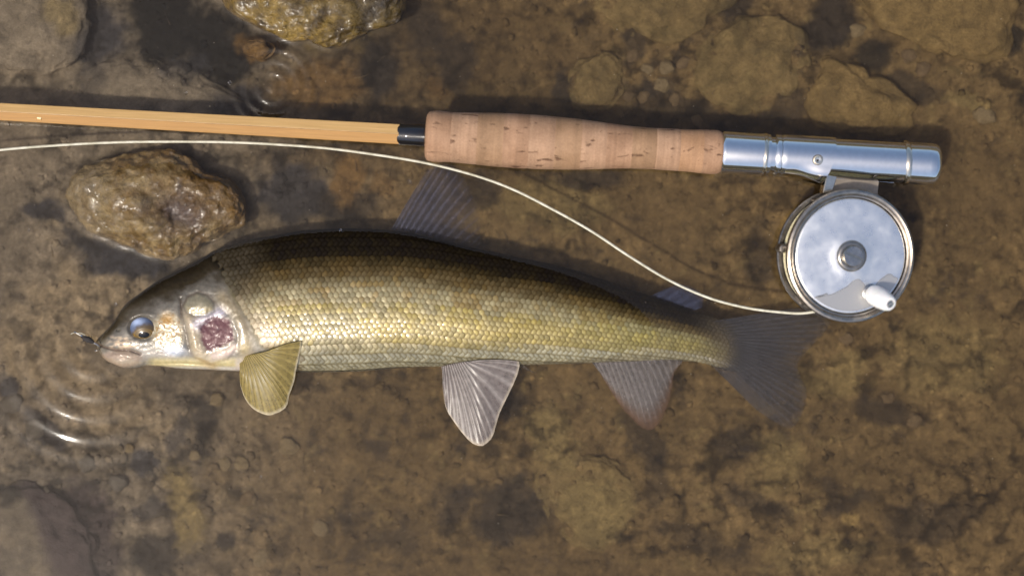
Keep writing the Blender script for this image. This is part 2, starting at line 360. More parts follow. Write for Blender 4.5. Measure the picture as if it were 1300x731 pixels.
# stones
def build_stone(s):
    me = bmesh.new(); bmesh.ops.create_icosphere(me, subdivisions=6 if s['wet'] else 5, radius=1)
    V = np.array([v.co[:] for v in me.verts]); F = np.array([[v.index for v in f.verts] for f in me.faces]); me.free()
    th = np.arctan2(-V[:, 1], V[:, 0]); R = s['r'](th)
    rho = np.clip(np.hypot(V[:, 0], V[:, 1]), 0, 1)
    ux = np.where(rho > 1e-6, V[:, 0]/np.maximum(rho, 1e-6), 0); uy = np.where(rho > 1e-6, V[:, 1]/np.maximum(rho, 1e-6), 0)
    up = V[:, 2] > 0
    # plateau shape
    fl = s['fl']; zz = np.where(up, np.abs(V[:, 2])**fl, -np.abs(V[:, 2]))
    top = s['top']/1000; base = s['base']/1000
    zmid = (top+base)/2
    ppx = s['c'][0]+ux*rho*R; ppy = s['c'][1]-uy*rho*R
    amp = s['rough']
    wob = fbm(ppx/40, ppy/40, V[:, 2]*1.5+s['c'][0], 5, .5); wob2 = fbm(ppx/9, ppy/9, V[:, 2]*4+3, 3, .6)
    k = 1+(.10 if s['wet'] else .26)*wob*(amp if s['wet'] else 1)+.035*wob2*(amp if s['wet'] else 1)
    ppx = s['c'][0]+(ppx-s['c'][0])*k; ppy = s['c'][1]+(ppy-s['c'][1])*k
    z = zmid+(top-zmid)*zz
    z = z+np.where(up, 1, .2)*(.0042*wob*(amp if s['wet'] else .9)+.0014*wob2*(amp if s['wet'] else .7))
    if s['tint'] == 'algae':
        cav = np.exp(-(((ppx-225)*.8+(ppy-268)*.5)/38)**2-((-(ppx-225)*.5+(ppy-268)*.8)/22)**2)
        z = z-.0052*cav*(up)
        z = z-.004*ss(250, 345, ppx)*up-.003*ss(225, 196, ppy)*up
        z += .0022*np.maximum(fbm(ppx/15, ppy/15, 5.5, 3), -.2)*up
    if s['tint'] == 'moss':
        z += .0030*np.maximum(fbm(ppx/17, ppy/17, 2.5, 3), -.3)*up
    if not s['wet']: z = np.minimum(z, -.0008)
    kk = (H-z)/H
    co = np.stack([(ppx-650)*S*kk, (365.5-ppy)*S*kk, z], 1)
    n2 = fbm(ppx/20, ppy/20, 40.5+s['c'][1], 4, .6)
    if s['tint'] == 'algae':
        A = lin(142, 120, 80); B = lin(104, 80, 40); D = lin(74, 58, 50)
        t = ss(-.3, .35, n2); col = A[None]*t[:, None]+B[None]*(1-t[:, None])
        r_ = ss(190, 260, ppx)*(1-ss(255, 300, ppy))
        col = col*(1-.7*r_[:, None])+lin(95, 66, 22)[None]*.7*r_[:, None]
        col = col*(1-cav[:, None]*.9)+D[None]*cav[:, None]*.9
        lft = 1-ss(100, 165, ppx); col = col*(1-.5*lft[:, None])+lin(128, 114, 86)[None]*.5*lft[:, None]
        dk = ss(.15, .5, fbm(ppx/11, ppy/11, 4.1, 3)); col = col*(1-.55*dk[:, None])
    elif s['tint'] == 'moss':
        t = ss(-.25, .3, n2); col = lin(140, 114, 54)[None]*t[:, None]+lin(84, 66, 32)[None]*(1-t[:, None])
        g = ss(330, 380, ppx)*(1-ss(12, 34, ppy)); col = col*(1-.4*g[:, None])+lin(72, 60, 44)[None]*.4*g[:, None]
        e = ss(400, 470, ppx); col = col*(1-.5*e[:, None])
    else:
        col = bed_color(ppx, ppy, .45)*(1-.45)+bed_color(s['c'][0]+0*ppx, s['c'][1]+0*ppy, 0)*.45
        own = np.array(C['grey'] if s['tint'] == 'grey' else C['olive'] if s['tint'] == 'olive' else C['gold'] if s['tint'] == 'gold' else C['rust'])
        bl = bed_color(ppx, ppy, .8); wgt = .42 if s['c'][0] > 500 else .25; col = bl*(1-wgt)+own[None]*wgt*(1+.6*n2)[:, None]*(.8 if s['c'][0] > 500 else .6)
        if s['c'][0] < 200 and s['c'][1] > 500: col = col*.8
        if s['tint'] in ('gold',): col = col*.85
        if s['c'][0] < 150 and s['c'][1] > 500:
            m = ss(-8, 12, (ppx-30)-(ppy-630)*.37+10*n2); col = col*(1-m[:, None])+np.array(C['plum_shade'])[None]*m[:, None]  # shaded right side of the corner stone, painted into its colour
    loc = Vector(((s['c'][0]-650)*S, (365.5-s['c'][1])*S, base))
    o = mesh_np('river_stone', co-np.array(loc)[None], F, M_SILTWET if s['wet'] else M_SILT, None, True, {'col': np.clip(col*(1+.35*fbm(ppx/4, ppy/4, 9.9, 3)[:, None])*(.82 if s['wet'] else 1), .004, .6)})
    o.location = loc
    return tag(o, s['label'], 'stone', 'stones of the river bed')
for s in STONES: build_stone(s)

# pebbles one can pick out, silt-covered
def pebble_mesh(seed):
    bm = bmesh.new(); bmesh.ops.create_icosphere(bm, subdivisions=3, radius=1)
    for v in bm.verts:
        c = v.co; n = float(fbm(np.array([c.x*.9+seed*3.1]), np.array([c.y*.9]), np.array([c.z*.9+seed]), 3)[0])
        v.co = c*(1+.6*n); v.co.z *= .55
    me = bpy.data.meshes.new('pebble'); bm.to_mesh(me); bm.free()
    me.polygons.foreach_set('use_smooth', [True]*len(me.polygons)); return me
def peb_mat(name, c):
    m = silt_mat(name); a = [n for n in m.node_tree.nodes if n.type == 'ATTRIBUTE'][0]
    rgb = m.node_tree.nodes.new('ShaderNodeRGB'); rgb.outputs[0].default_value = (*c, 1)
    for l in list(a.outputs['Color'].links): m.node_tree.links.new(rgb.outputs[0], l.to_socket)
    return m
PM = [peb_mat('pebble_tan', (.17, .125, .065)), peb_mat('pebble_brown', (.12, .082, .042)), peb_mat('pebble_grey', (.10, .085, .065))]
PEB = [ # x, y, radius px, material, label
 (841,108,10,0,'pale pebble below a ring of smaller ones above the cork grip'), (822,88,8,0,'pebble left of the pale ring above the cork grip'),
 (846,86,9,0,'rounded pebble topmost in the ring above the cork grip'), (804,72,9,1,'brown pebble beside the small round stone above the grip'),
 (868,80,8,1,'brown pebble between the ring of pebbles and the broad stone'), (797,122,8,1,'pebble just right of the small round submerged stone'),
 (817,124,8,1,'dull pebble just above the narrow part of the cork grip'), (858,126,9,1,'reddish brown pebble above the narrow part of the cork grip'), (885,154,8,1,'pebble touching the upper edge of the grip near the seat'),
 (1153,72,10,1,'pebble in the dark gap under the big top right stone'), (1171,88,9,1,'second pebble in the dark gap below the top right stone'), (1088,38,10,0,'long pebble left of the big top right stone'), (1250,145,13,0,'ochre pebble right of the end of the tan wedge stone'),
 (248,579,8,0,'round orange-tan pebble below the pectoral fin'), (165,569,6,0,'tiny pale pebble among the gravel under the mouth ripples'),
 (285,588,8,0,'tan pebble right of the round orange-tan one'), (306,588,10,0,'larger tan pebble right of a smaller one below the pectoral fin'), (366,565,12,0,'hazy tan pebble to the lower right of the pectoral fin'),
 (276,507,9,0,'pale pebble close left of the pectoral fin'), (14,512,14,2,'grey pebble at the left edge below the ripples'), (45,545,13,2,'lumpy grey pebble in the gravel at lower left'),
 (405,670,11,0,'pebble near the bottom edge below the pectoral fin'), (330,708,10,0,'orange-tan pebble at the bottom edge right of the dark hollow'), (315,632,10,1,'brown pebble lying in the gravel at lower left centre'), (112,588,11,2,'grey tan pebble above the smooth corner stone'),
 (150,612,12,2,'dusty pebble to the upper right of the corner stone'), (1127,505,8,1,'pale pebble on the brown bed right below the tail'), (1160,532,9,1,'light forked-looking pebble to the right of the tail fin'), (1075,430,9,1,'brown pebble by the lower rim of the reel'),
]
pm = [pebble_mesh(k) for k in range(6)]
for mi in pm: mi.materials.append(PM[0])
variants = {}
for i, (x0, y0, r, mi, lab) in enumerate(PEB):
    key = (i % 6, mi)
    if key not in variants:
        me = pm[i % 6].copy(); me.materials[0] = PM[mi]; variants[key] = me
    zb = float(bed_height(np.array([float(x0)]), np.array([float(y0)]))[0])/1000
    zt = zb
    for s in STONES:
        if np.hypot(x0-s['c'][0], y0-s['c'][1]) < s['r'](math.atan2(y0-s['c'][1], x0-s['c'][0])): zt = max(zt, s['top']/1000-.003)
    o = bpy.data.objects.new('pebble', variants[key]); link(o)
    p = P(x0, y0, zt); o.location = (p.x, p.y, zt+.0002); k = r*S
    o.scale = (k*(1+.2*RNG.rand()), k*(.85+.2*RNG.rand()), k*.8); o.rotation_euler = (0, 0, RNG.rand()*6.3)
    tag(o, lab, 'pebble', 'pebbles on the river bed')

# fine gravel and silt crumbs: nobody could count them
def crumbs(name, n, rmin, rmax, zoff, mat, dens):
    bm = bmesh.new(); bmesh.ops.create_icosphere(bm, subdivisions=1, radius=1)
    T = np.array([v.co[:] for v in bm.verts]); TF = np.array([[v.index for v in f.verts] for f in bm.faces]); bm.free()
    qx = RNG.uniform(-30, 1330, n*6); qy = RNG.uniform(-20, 750, n*6)
    pr = dens(qx, qy); k = RNG.rand(len(qx)) < pr; qx = qx[k][:n]; qy = qy[k][:n]; n = len(qx)
    qz = bed_height(qx, qy)/1000
    r = (rmin+(rmax-rmin)*RNG.rand(n)**4)*S
    ks = (H-qz)/H
    pos = np.stack([(qx-650)*S*ks, (365.5-qy)*S*ks, qz+zoff+r*.15], 1)
    jit = 1+.25*RNG.normal(size=(n, len(T), 1)).clip(-1.5, 1.5)
    an = RNG.rand(n)*6.3; ca, sa = np.cos(an), np.sin(an)
    sc = np.stack([r*(1+.4*RNG.rand(n)), r, r*.7], 1)
    L = T[None]*jit*sc[:, None]
    xr = L[..., 0]*ca[:, None]-L[..., 1]*sa[:, None]; yr = L[..., 0]*sa[:, None]+L[..., 1]*ca[:, None]
    V = np.stack([xr, yr, L[..., 2]], -1)+pos[:, None]
    F = (TF[None]+(np.arange(n)*len(T))[:, None, None]).reshape(-1, 3)
    col = bed_color(qx, qy)*(.7+.65*RNG.rand(n, 1))
    col = np.repeat(col, len(T), 0)
    return mesh_np(name, V.reshape(-1, 3), F, mat, None, True, {'col': np.clip(col, .01, .5)})
gd = lambda a, b: .22+.5*ss(-.1, .3, fbm(a/90, b/90, 14.4, 3))+.5*np.exp(-((a-180)/200)**2-((b-600)/110)**2)
g = crumbs('gravel', 6500, .9, 5.5, -.0006, M_SILT, gd)
tag(g, 'fine silt-covered gravel and crumbs strewn over the river bed', 'gravel', kind='stuff')

# ---------------------------------------------------------------- water: surface with ripples, cloudy body
def ring(px, py, cx, cy_, lam, amp, r0, r1, ang=None, wid=1.):
    dx, dy = px-cx, py-cy_; r = np.hypot(dx, dy)
    e = ss(r0-lam, r0, r)*(1-ss(r1*.6, r1, r))
    if ang is not None:
        a = np.arctan2(dy, dx); e = e*np.clip(np.cos(a-ang)*1.2, 0, 1)**wid
    return amp*np.sin(2*math.pi*r/lam)*e
xs = stretched(.28, .0011, 40); ys = stretched(.165, .0011, 40)
X, Y = np.meshgrid(xs, ys, indexing='ij'); x = X.ravel(); y = Y.ravel(); px, py = PX(x, y, 0)
px = np.clip(px, -3000, 4000); py = np.clip(py, -3000, 4000)
wz = .00022*fbm(px/120, py/90, 3.3, 3)+.00006*fbm(px/30, py/24, 6.3, 2)
wz += ring(px, py, 346, 110, 15, .00030, 4, 70)
wz += ring(px, py, 120, 440, 27, .00022, 36, 190, math.radians(110), .6)
wz += .00035*np.exp(-((px-290)/70)**2-((py-80)/50)**2)*fbm(px/14, py/14, 1.1, 3)
# the surface climbs a little against the emergent stones
for s in STONES[:2]:
    dx = px-s['c'][0]; dy = py-s['c'][1]; r = np.hypot(dx, dy); R = s['r'](np.arctan2(dy, dx))
    wz += .0006*(1-ss(.92, 1.12, r/R))
N = len(x); nx, ny = len(xs), len(ys)
me = bpy.data.meshes.new('water')
top = grid_faces(nx, ny)
bi = [i*ny for i in range(nx)] + [(nx-1)*ny+j for j in range(1, ny)] + [i*ny+ny-1 for i in range(nx-2, -1, -1)] + [j for j in range(ny-2, 0, -1)]
V = np.stack([x, y, wz], 1); B = V[bi].copy(); B[:, 2] = -.6
allv = np.concatenate([V, B]); nb = len(bi)
faces = [tuple(f) for f in top.tolist()]
for k in range(nb):
    a, b = bi[k], bi[(k+1) % nb]; faces.append((b, a, N+k, N+(k+1) % nb))
faces.append(tuple(range(N+nb-1, N-1, -1)))
m, nt, b = new_mat('river_water'); nt.nodes.remove(b); out = nt.nodes['Material Output']
fr = node(nt, 'ShaderNodeFresnel'); fr.inputs['IOR'].default_value = 1.33
tr = node(nt, 'ShaderNodeBsdfTransparent'); gl = node(nt, 'ShaderNodeBsdfGlossy'); gl.inputs['Roughness'].default_value = .085
mx = node(nt, 'ShaderNodeMixShader'); nt.links.new(fr.outputs[0], mx.inputs[0]); nt.links.new(tr.outputs[0], mx.inputs[1]); nt.links.new(gl.outputs[0], mx.inputs[2])
nt.links.new(mx.outputs[0], out.inputs['Surface'])
vp = node(nt, 'ShaderNodeVolumePrincipled'); vp.inputs['Color'].default_value = (.40, .31, .19, 1)
vp.inputs['Density'].default_value = 11.0; vp.inputs['Anisotropy'].default_value = .35
nt.links.new(vp.outputs[0], out.inputs['Volume'])
water = mesh_np('water', allv, faces, m, None, True)
tag(water, kind='structure', label='shallow cloudy river water')

# ---------------------------------------------------------------- far hillside round the river (seen in the polished metal)
n = 96; rr = [38, 44, 60, 90]; hh = [-1, 6, 14, 20]
V = []; 
for r_, h_ in zip(rr, hh):
    for k in range(n):
        a = 2*math.pi*k/n; hk = h_*(1+.35*math.sin(a*3+1)+.15*math.sin(a*7)) if h_ > 0 else h_
        V.append((r_*math.cos(a), r_*math.sin(a), hk))
m, nt, b = new_mat('dry_grass_slope'); nn = noise_node(nt, .35, 6); r1 = ramp(nt, nn.outputs[0], [(.35, (.05, .05, .025)), (.65, (.13, .10, .055))])
nt.links.new(r1.outputs[0], b.inputs['Base Color']); b.inputs['Roughness'].default_value = .95
hill = mesh_np('hillside', np.array(V), grid_faces(len(rr), n, True), m)
tag(hill, kind='structure', label='dry grassy hillside around the river')

# ================================================================ FISH
topf = cardinal([122, 126, 133, 143, 156, 178, 200, 222, 248, 268, 309, 351, 392, 455, 495, 548, 600, 650, 695, 741, 788, 834, 880, 915, 945, 962],
                [433, 428, 421, 410, 390, 372, 356.5, 345, 332.5, 321, 307, 299, 293, 291, 293, 302, 315, 325, 334.5, 347, 363, 379, 395, 406, 416, 430])
botf = cardinal([122, 126, 133, 143, 156, 171, 184, 199, 226, 260, 303, 377, 460, 500, 558, 660, 715, 752, 808, 869, 894, 910, 930, 945, 962],
                [437, 447, 456, 461.5, 466.5, 467, 464.5, 464.5, 467.5, 469, 471, 471.5, 470, 466.5, 464.5, 462.5, 461, 460, 458, 457.5, 460.5, 465.5, 471, 471, 458])
thkf = cardinal([122, 130, 145, 165, 200, 250, 300, 400, 500, 600, 700, 800, 880, 930, 962],
                [2, 9, 15, 20, 26, 31, 34, 38, 39, 37, 31, 23, 13, 6, 1])
zcf = cardinal([122, 200, 300, 450, 600, 750, 880, 962], [-.0026, -.0038, -.0042, -.0044, -.0050, -.0068, -.0090, -.0106])
ROLL = .04
def body_pt(X, T):
    """X photo px along, T angle: 0 = back edge, pi/2 = upper flank, pi = belly edge."""
    t, b = topf(X), botf(X); h = (b-t)/2; yc = (b+t)/2; c, s_ = np.cos(T), np.sin(T)
    yy = yc-h*np.sign(c)*np.abs(c)**.92
    zc = zcf(X)
    z = zc+np.sign(s_)*np.abs(s_)**.86*thkf(X)*S-ROLL*(yc-yy)*S
    return yy, z
def seg_dist(px, py, pts):
    d = np.full(px.shape, 1e9)
    for (a, b_), (c, e) in zip(pts[:-1], pts[1:]):
        vx, vy = c-a, e-b_; L = vx*vx+vy*vy+1e-9
        t = np.clip(((px-a)*vx+(py-b_)*vy)/L, 0, 1)
        d = np.minimum(d, np.hypot(px-a-t*vx, py-b_-t*vy))
    return d
def inside(px, py, poly):
    """signed distance, negative inside."""
    pts = list(poly)+[poly[0]]; d = seg_dist(px, py, pts); ins = np.zeros(px.shape, bool)
    for (a, b_), (c, e) in zip(pts[:-1], pts[1:]):
        m = ((b_ > py) != (e > py)) & (px < (c-a)*(py-b_)/((e-b_) if e != b_ else 1e-9)+a)
        ins ^= m
    return np.where(ins, -d, d)
OPERC = [(231,392),(240,376),(254,371),(268,377),(276,390),(290,402),(300,424),(299,442),(288,455),(268,461),(246,452),(236,432),(230,410)]
BUMP = [(233,388),(238,378),(250,372),(262,375),(271,384),(272,394),(262,400),(248,401),(237,397)]
PURP = [(252,414),(262,404),(276,399),(290,404),(296,418),(299,430),(290,438),(276,444),(262,447),(256,436)]
PREOP = [(229,380),(231,400),(236,420),(240,440),(252,458),(262,464)]
EYE = (181.5, 416.5)
SCSTART = [(262,330),(280,345),(288,362),(293,378),(306,392),(316,408),(320,424),(330,437),(350,444),(376,436),(380,446),(378,475)]
def head_relief(px, py):
    z = np.zeros(px.shape)
    dO = inside(px, py, OPERC); z += .0004*(1-ss(-10, 3, dO))
    z -= .0002*np.exp(-(dO-2)**2/8)
    dB = inside(px, py, BUMP); z += .0009*ss(0, 12, -dB); z -= .0003*np.exp(-(dB-.5)**2/5)
    dP = inside(px, py, PURP); z -= .0005*(1-ss(-6, 3, dP))
    z += (.00006*fbm(px/4.5+py/9, py/5, 1.0, 2))*(1-ss(-3, 2, dP))
    z -= .0006*np.exp(-(seg_dist(px, py, PREOP[:4])/3.2)**2)
    z += .0004*np.exp(-(seg_dist(px, py, [(a+8, b_) for a, b_ in PREOP])/5)**2)
    de = np.hypot((px-EYE[0])/21, (py-EYE[1])/17.5); z += .0003*np.exp(-((de-1.08)/.2)**2)-.0016*(1-ss(.70, 1.0, de))
    mouth = [(122,436),(134,441),(148,444),(164,444),(178,449)]
    z -= .0010*np.exp(-(seg_dist(px, py, mouth)/1.6)**2)
    lip = np.hypot((px-154)/27, (py-455)/11); z += .0014*(1-ss(.3, 1.1, lip))
    z += .0009*np.exp(-((px-156)/16)**2-((py-436)/5)**2)
    ck = (1-ss(.8, 1.3, np.hypot((px-213)/22, (py-430)/26)))
    z += ck*.00060*np.abs(fbm(px/6, py/6, 8.1, 3, .6))
    z += .00045*fbm(px/7, py/5, 4.4, 3)*np.exp(-((px-155)/20)**2-((py-436)/9)**2)
    z -= .0009*np.exp(-(seg_dist(px, py, [(184,462),(230,461),(262,463),(296,468)])/1.6)**2)*.7
    z += .0005*np.exp(-(seg_dist(px, py, [(284,384),(302,400),(311,424),(316,440)])/7)**2)
    nost = np.hypot((px-150)/3.2, (py-419)/2.2); z -= .0009*(1-ss(.5, 1.1, nost))
    z += .00016*fbm(px/4.5, py/4, 14.4, 3)+.0003*fbm(px/14, py/10, 24.4, 2)
    return z*(1-ss(300, 326, px))
NU = 640; NV1 = 150; NV2 = 30
us = np.concatenate([122+(np.linspace(0, 1, 14)**1.6)*6, np.arange(129, 330, 1.0), np.arange(330, 958, 2.2), 962-(np.linspace(1, 0, 8)**1.6)*4])
T1 = np.linspace(0, math.pi, NV1, endpoint=False)
# equalise by y: more samples where the flank faces up
T1 = np.arccos(np.clip(1-2*np.linspace(0, 1, NV1, endpoint=False), -1, 1))*.6+T1*.4
T2 = np.linspace(math.pi, 2*math.pi, NV2, endpoint=False)
TT = np.concatenate([T1, T2]); NVV = len(TT)
UU, VV = np.meshgrid(us, TT, indexing='ij'); U = UU.ravel(); T = VV.ravel()
yy, zz = body_pt(U, T)
upm = np.sin(T) > 0
zz = zz+np.where(upm, head_relief(U, yy)*ss(0, .5, np.sin(T)), 0)
zz = zz+np.where(upm, .00010*fbm(U/9, yy/9, 2.1, 2), 0)
k = (H-zz)/H
co = np.stack([(U-650)*S*k, (365.5-yy)*S*k, zz], 1)
def blend(col, c, m):
    m = np.clip(m, 0, 1)[:, None]; return col*(1-m)+np.asarray(c)[None]*m
def fish_color(px, py, low):
    t, b_ = topf(px), botf(px); f = np.clip((py-t)/(b_-t), 0, 1)
    n1 = fbm(px/20, py/14, 3.3, 4); n2 = fbm(px/5, py/5, 6.3, 3)
    col = np.tile(lin(84, 75, 50), (len(px), 1))
    col = blend(col, lin(96, 84, 46), ss(.3, .55, f+.1*n1))
    col = blend(col, lin(150, 135, 60), ss(.55, .8, f)*ss(380, 520, px)*.7)
    col = blend(col, lin(150, 145, 125), ss(.86, .97, f))
    col = blend(col, lin(24, 20, 12), 1-ss(.17, .33, f+.05*n1))
    # ---- head
    hd = 1-ss(-5, 6, inside(px, py, [(100,500),(100,300),(255,320),(280,345),(288,362),(293,378),(306,392),(316,408),(320,424),(330,440),(345,447),(330,500)]))
    c = np.tile(lin(126, 119, 106), (len(px), 1))
    c = blend(c, lin(104, 98, 88), 1-ss(.3, .55, f))
    c = blend(c, lin(50, 42, 28), 1-ss(.15, .36, f+.12*n1))
    c = blend(c, lin(34, 28, 18), (1-ss(.06, .16, f+.06*n1)))
    c = blend(c, lin(96, 84, 60), (1-ss(122, 150, px))*.5)
    c = blend(c, lin(92, 82, 66), np.exp(-((px-168)/22)**2-((py-400)/14)**2)*.5)
    # snout cheek plates, pinkish silver with gold creases
    g = np.exp(-((px-156)/17)**4-((py-435)/8)**4); c = blend(c, lin(224, 196, 160), g*ss(-.3, .25, fbm(px/7, py/4, 1.7, 3)))
    g = 1-ss(.7, 1.15, np.hypot((px-213)/21, (py-425)/30)); c = blend(c, lin(196, 182, 150), g*.95)
    cr = np.abs(fbm(px/8, py/8, 8.1, 3, .6)); c = blend(c, lin(150, 108, 46), g*(1-ss(.02, .10, cr))*.85)
    c = blend(c, lin(190, 140, 60), np.exp(-((px-212)/8)**2-((py-406)/7)**2)*.8)
    c = blend(c, lin(205, 212, 224), np.exp(-((px-219)/14)**2-((py-445)/7)**2)*.95)
    c = blend(c, lin(190, 180, 165), np.exp(-((px-190)/18)**2-((py-447)/6)**2)*.8)
    # lower lip and throat
    lip = np.hypot((px-154)/28, (py-455)/12); c = blend(c, lin(164, 140, 116), (1-ss(.7, 1.15, lip))*.85)
    c = blend(c, lin(205, 190, 165), np.exp(-((px-160)/20)**2-((py-459)/4)**2)*.5)
    mth = seg_dist(px, py, [(122,436),(134,441),(148,444),(164,444),(178,449)]); c = blend(c, lin(96, 72, 62), np.exp(-(mth/1.5)**2)*.6)
    c = blend(c, lin(214, 196, 140), ss(450, 460, py)*ss(182, 200, px)*.85)
    c = blend(c, lin(226, 218, 205), ss(463, 468, py)*ss(182, 200, px)*.85)
    # preopercle band
    pb = np.exp(-(seg_dist(px, py, [(a+8, b2) for a, b2 in PREOP])/7)**2); c = blend(c, lin(186, 160, 112), pb*ss(385, 410, py)*.9)
    c = blend(c, lin(72, 60, 48), np.exp(-(seg_dist(px, py, PREOP[:4])/1.8)**2)*.8)
    # opercle
    dO = inside(px, py, OPERC); c = blend(c, lin(160, 146, 122), (1-ss(-8, 3, dO))*.6)
    c = blend(c, lin(196, 180, 150), (1-ss(-3, 1, dO))*ss(440, 455, py)*.7)
    st = .5+.5*np.sin((px*.55+py*.9)*1.35+2*n2)
    c = blend(c, lin(205, 196, 205), np.exp(-(seg_dist(px, py, [(250,412),(262,404),(280,397)])/7)**2)*(.45+.55*st))
    dP = inside(px, py, PURP)
    pm_ = lin(96, 58, 64)[None]*(1+.0*px[:, None]); vein = .35*ss(.0, .5, fbm((px+py)/3.2, (px-py)/13, 3.9, 3))[:, None]
    pm_ = pm_*(1-vein)+lin(122, 84, 90)[None]*vein
    pm2 = ss(.1, .5, fbm(px/9, py/9, 66., 3))[:, None]; pm_ = pm_*(1-pm2)+lin(70, 40, 56)[None]*pm2
    mm = (1-ss(-4, 2.5, dP+4*n2))[:, None]*.95; c = c*(1-mm)+pm_*mm
    c = blend(c, lin(232, 208, 190), np.exp(-(seg_dist(px, py, [(272,452),(288,448),(298,440)])/4.5)**2)*.9)
    dB = inside(px, py, BUMP); c = blend(c, lin(132, 124, 98), (1-ss(-4, 2, dB))*.75)
    c = blend(c, lin(160, 140, 86), (1-ss(-5, 0, dB))*ss(386, 396, py)*.7)
    c = blend(c, lin(60, 48, 38), np.exp(-((dB-.4)/1.5)**2)*.45)
    c = blend(c, lin(90, 66, 48), np.exp(-((dO-1.2)/1.6)**2)*.2)
    # cleithrum, tan yellow skin behind the gill cover
    cl = np.exp(-(seg_dist(px, py, [(282,378),(298,394),(309,416),(314,438),(312,458)])/9.5)**2)*(ss(-2, 4, dO)); c = blend(c, lin(156, 134, 88), cl*.5)
    c = blend(c, lin(190, 168, 112), np.exp(-((px-309)/7)**2-((py-441)/9)**2)*.6)
    c = blend(c, lin(205, 190, 180), ss(296, 302, px)*ss(450, 460, py)*.6)
    n5 = fbm(px/2.6, py/2.6, 17.3, 2); c = c*.88*(1+.26*n2[:, None]+.16*n5[:, None])
    col = col*(1-hd[:, None])+c*hd[:, None]
    col = blend(col, lin(84, 75, 62), ss(870, 930, px)*.95)
    col = np.where(low[:, None], col*.5+lin(190, 186, 170)[None]*.35, col)
    return np.clip(col, .004, .85), hd
fcol, fhd = fish_color(U, yy, ~upm)
m, nt, b = new_mat('fish_skin'); a = attr(nt, 'col')
nt.links.new(a.outputs['Color'], b.inputs['Base Color'])
h_ = attr(nt, 'shine'); mr = node(nt, 'ShaderNodeMapRange'); nt.links.new(h_.outputs['Fac'], mr.inputs[0]); mr.inputs[3].default_value = .05; mr.inputs[4].default_value = .45
nt.links.new(mr.outputs[0], b.inputs['Metallic'])
b.inputs['Roughness'].default_value = .36; b.inputs['Coat Weight'].default_value = .6; b.inputs['Coat Roughness'].default_value = .10
b.inputs['Subsurface Weight'].default_value = .12; b.inputs['Subsurface Radius'].default_value = (.003, .0016, .0009); b.inputs['Subsurface Scale'].default_value = 1.
nn = world_noise(nt, 700, 4, .6); bump(nt, nn.outputs[0], b, .22, .0004)
M_SKIN = m
bw = node(nt, 'ShaderNodeRGBToBW'); nt.links.new(a.outputs['Color'], bw.inputs[0])
for lo, hi, sk in ((.06, .5, 'Specular IOR Level'), (.06, .55, 'Coat Weight')):
    r_ = node(nt, 'ShaderNodeMapRange'); nt.links.new(bw.outputs[0], r_.inputs[0]); r_.inputs[1].default_value = .02; r_.inputs[2].default_value = .2
    r_.inputs[3].default_value = lo; r_.inputs[4].default_value = hi
    if sk == 'Coat Weight':
        ca = attr(nt, 'slime'); mu = node(nt, 'ShaderNodeMath', operation='MULTIPLY'); nt.links.new(r_.outputs[0], mu.inputs[0]); nt.links.new(ca.outputs['Fac'], mu.inputs[1]); nt.links.new(mu.outputs[0], b.inputs[sk])
    else: nt.links.new(r_.outputs[0], b.inputs[sk])
faces = [tuple(f) for f in grid_faces(len(us), NVV, True).tolist()]
faces += [tuple(range(NVV))[::-1], tuple(range((len(us)-1)*NVV, len(us)*NVV))]
fish = empty('fish', P(540, 385, -.006)); tag(fish, 'silvery gold scaled fish lying on its side in the shallow water', 'fish')
fo = Vector(fish.location)
def fpart(o): 
    o.parent = fish; o.location = -fo; return o
lum = fcol.mean(1)
shine = np.clip(fhd*ss(.22, .6, lum), 0, 1)*.62*ss(-2, 5, inside(U, yy, PURP))
body = fpart(mesh_np('body', co, faces, M_SKIN, None, True, {'col': fcol, 'shine': shine, 'slime': .25+.75*ss(-3, 4, inside(U, yy, PURP))}))

# surface lookup for scales
def surf(pxv, Tv):
    y_, z_ = body_pt(np.array([pxv]), np.array([Tv])); y_, z_ = float(y_[0]), float(z_[0])
    return P(pxv, y_, z_), y_
Tg = np.linspace(.01, math.pi+.25, 240)
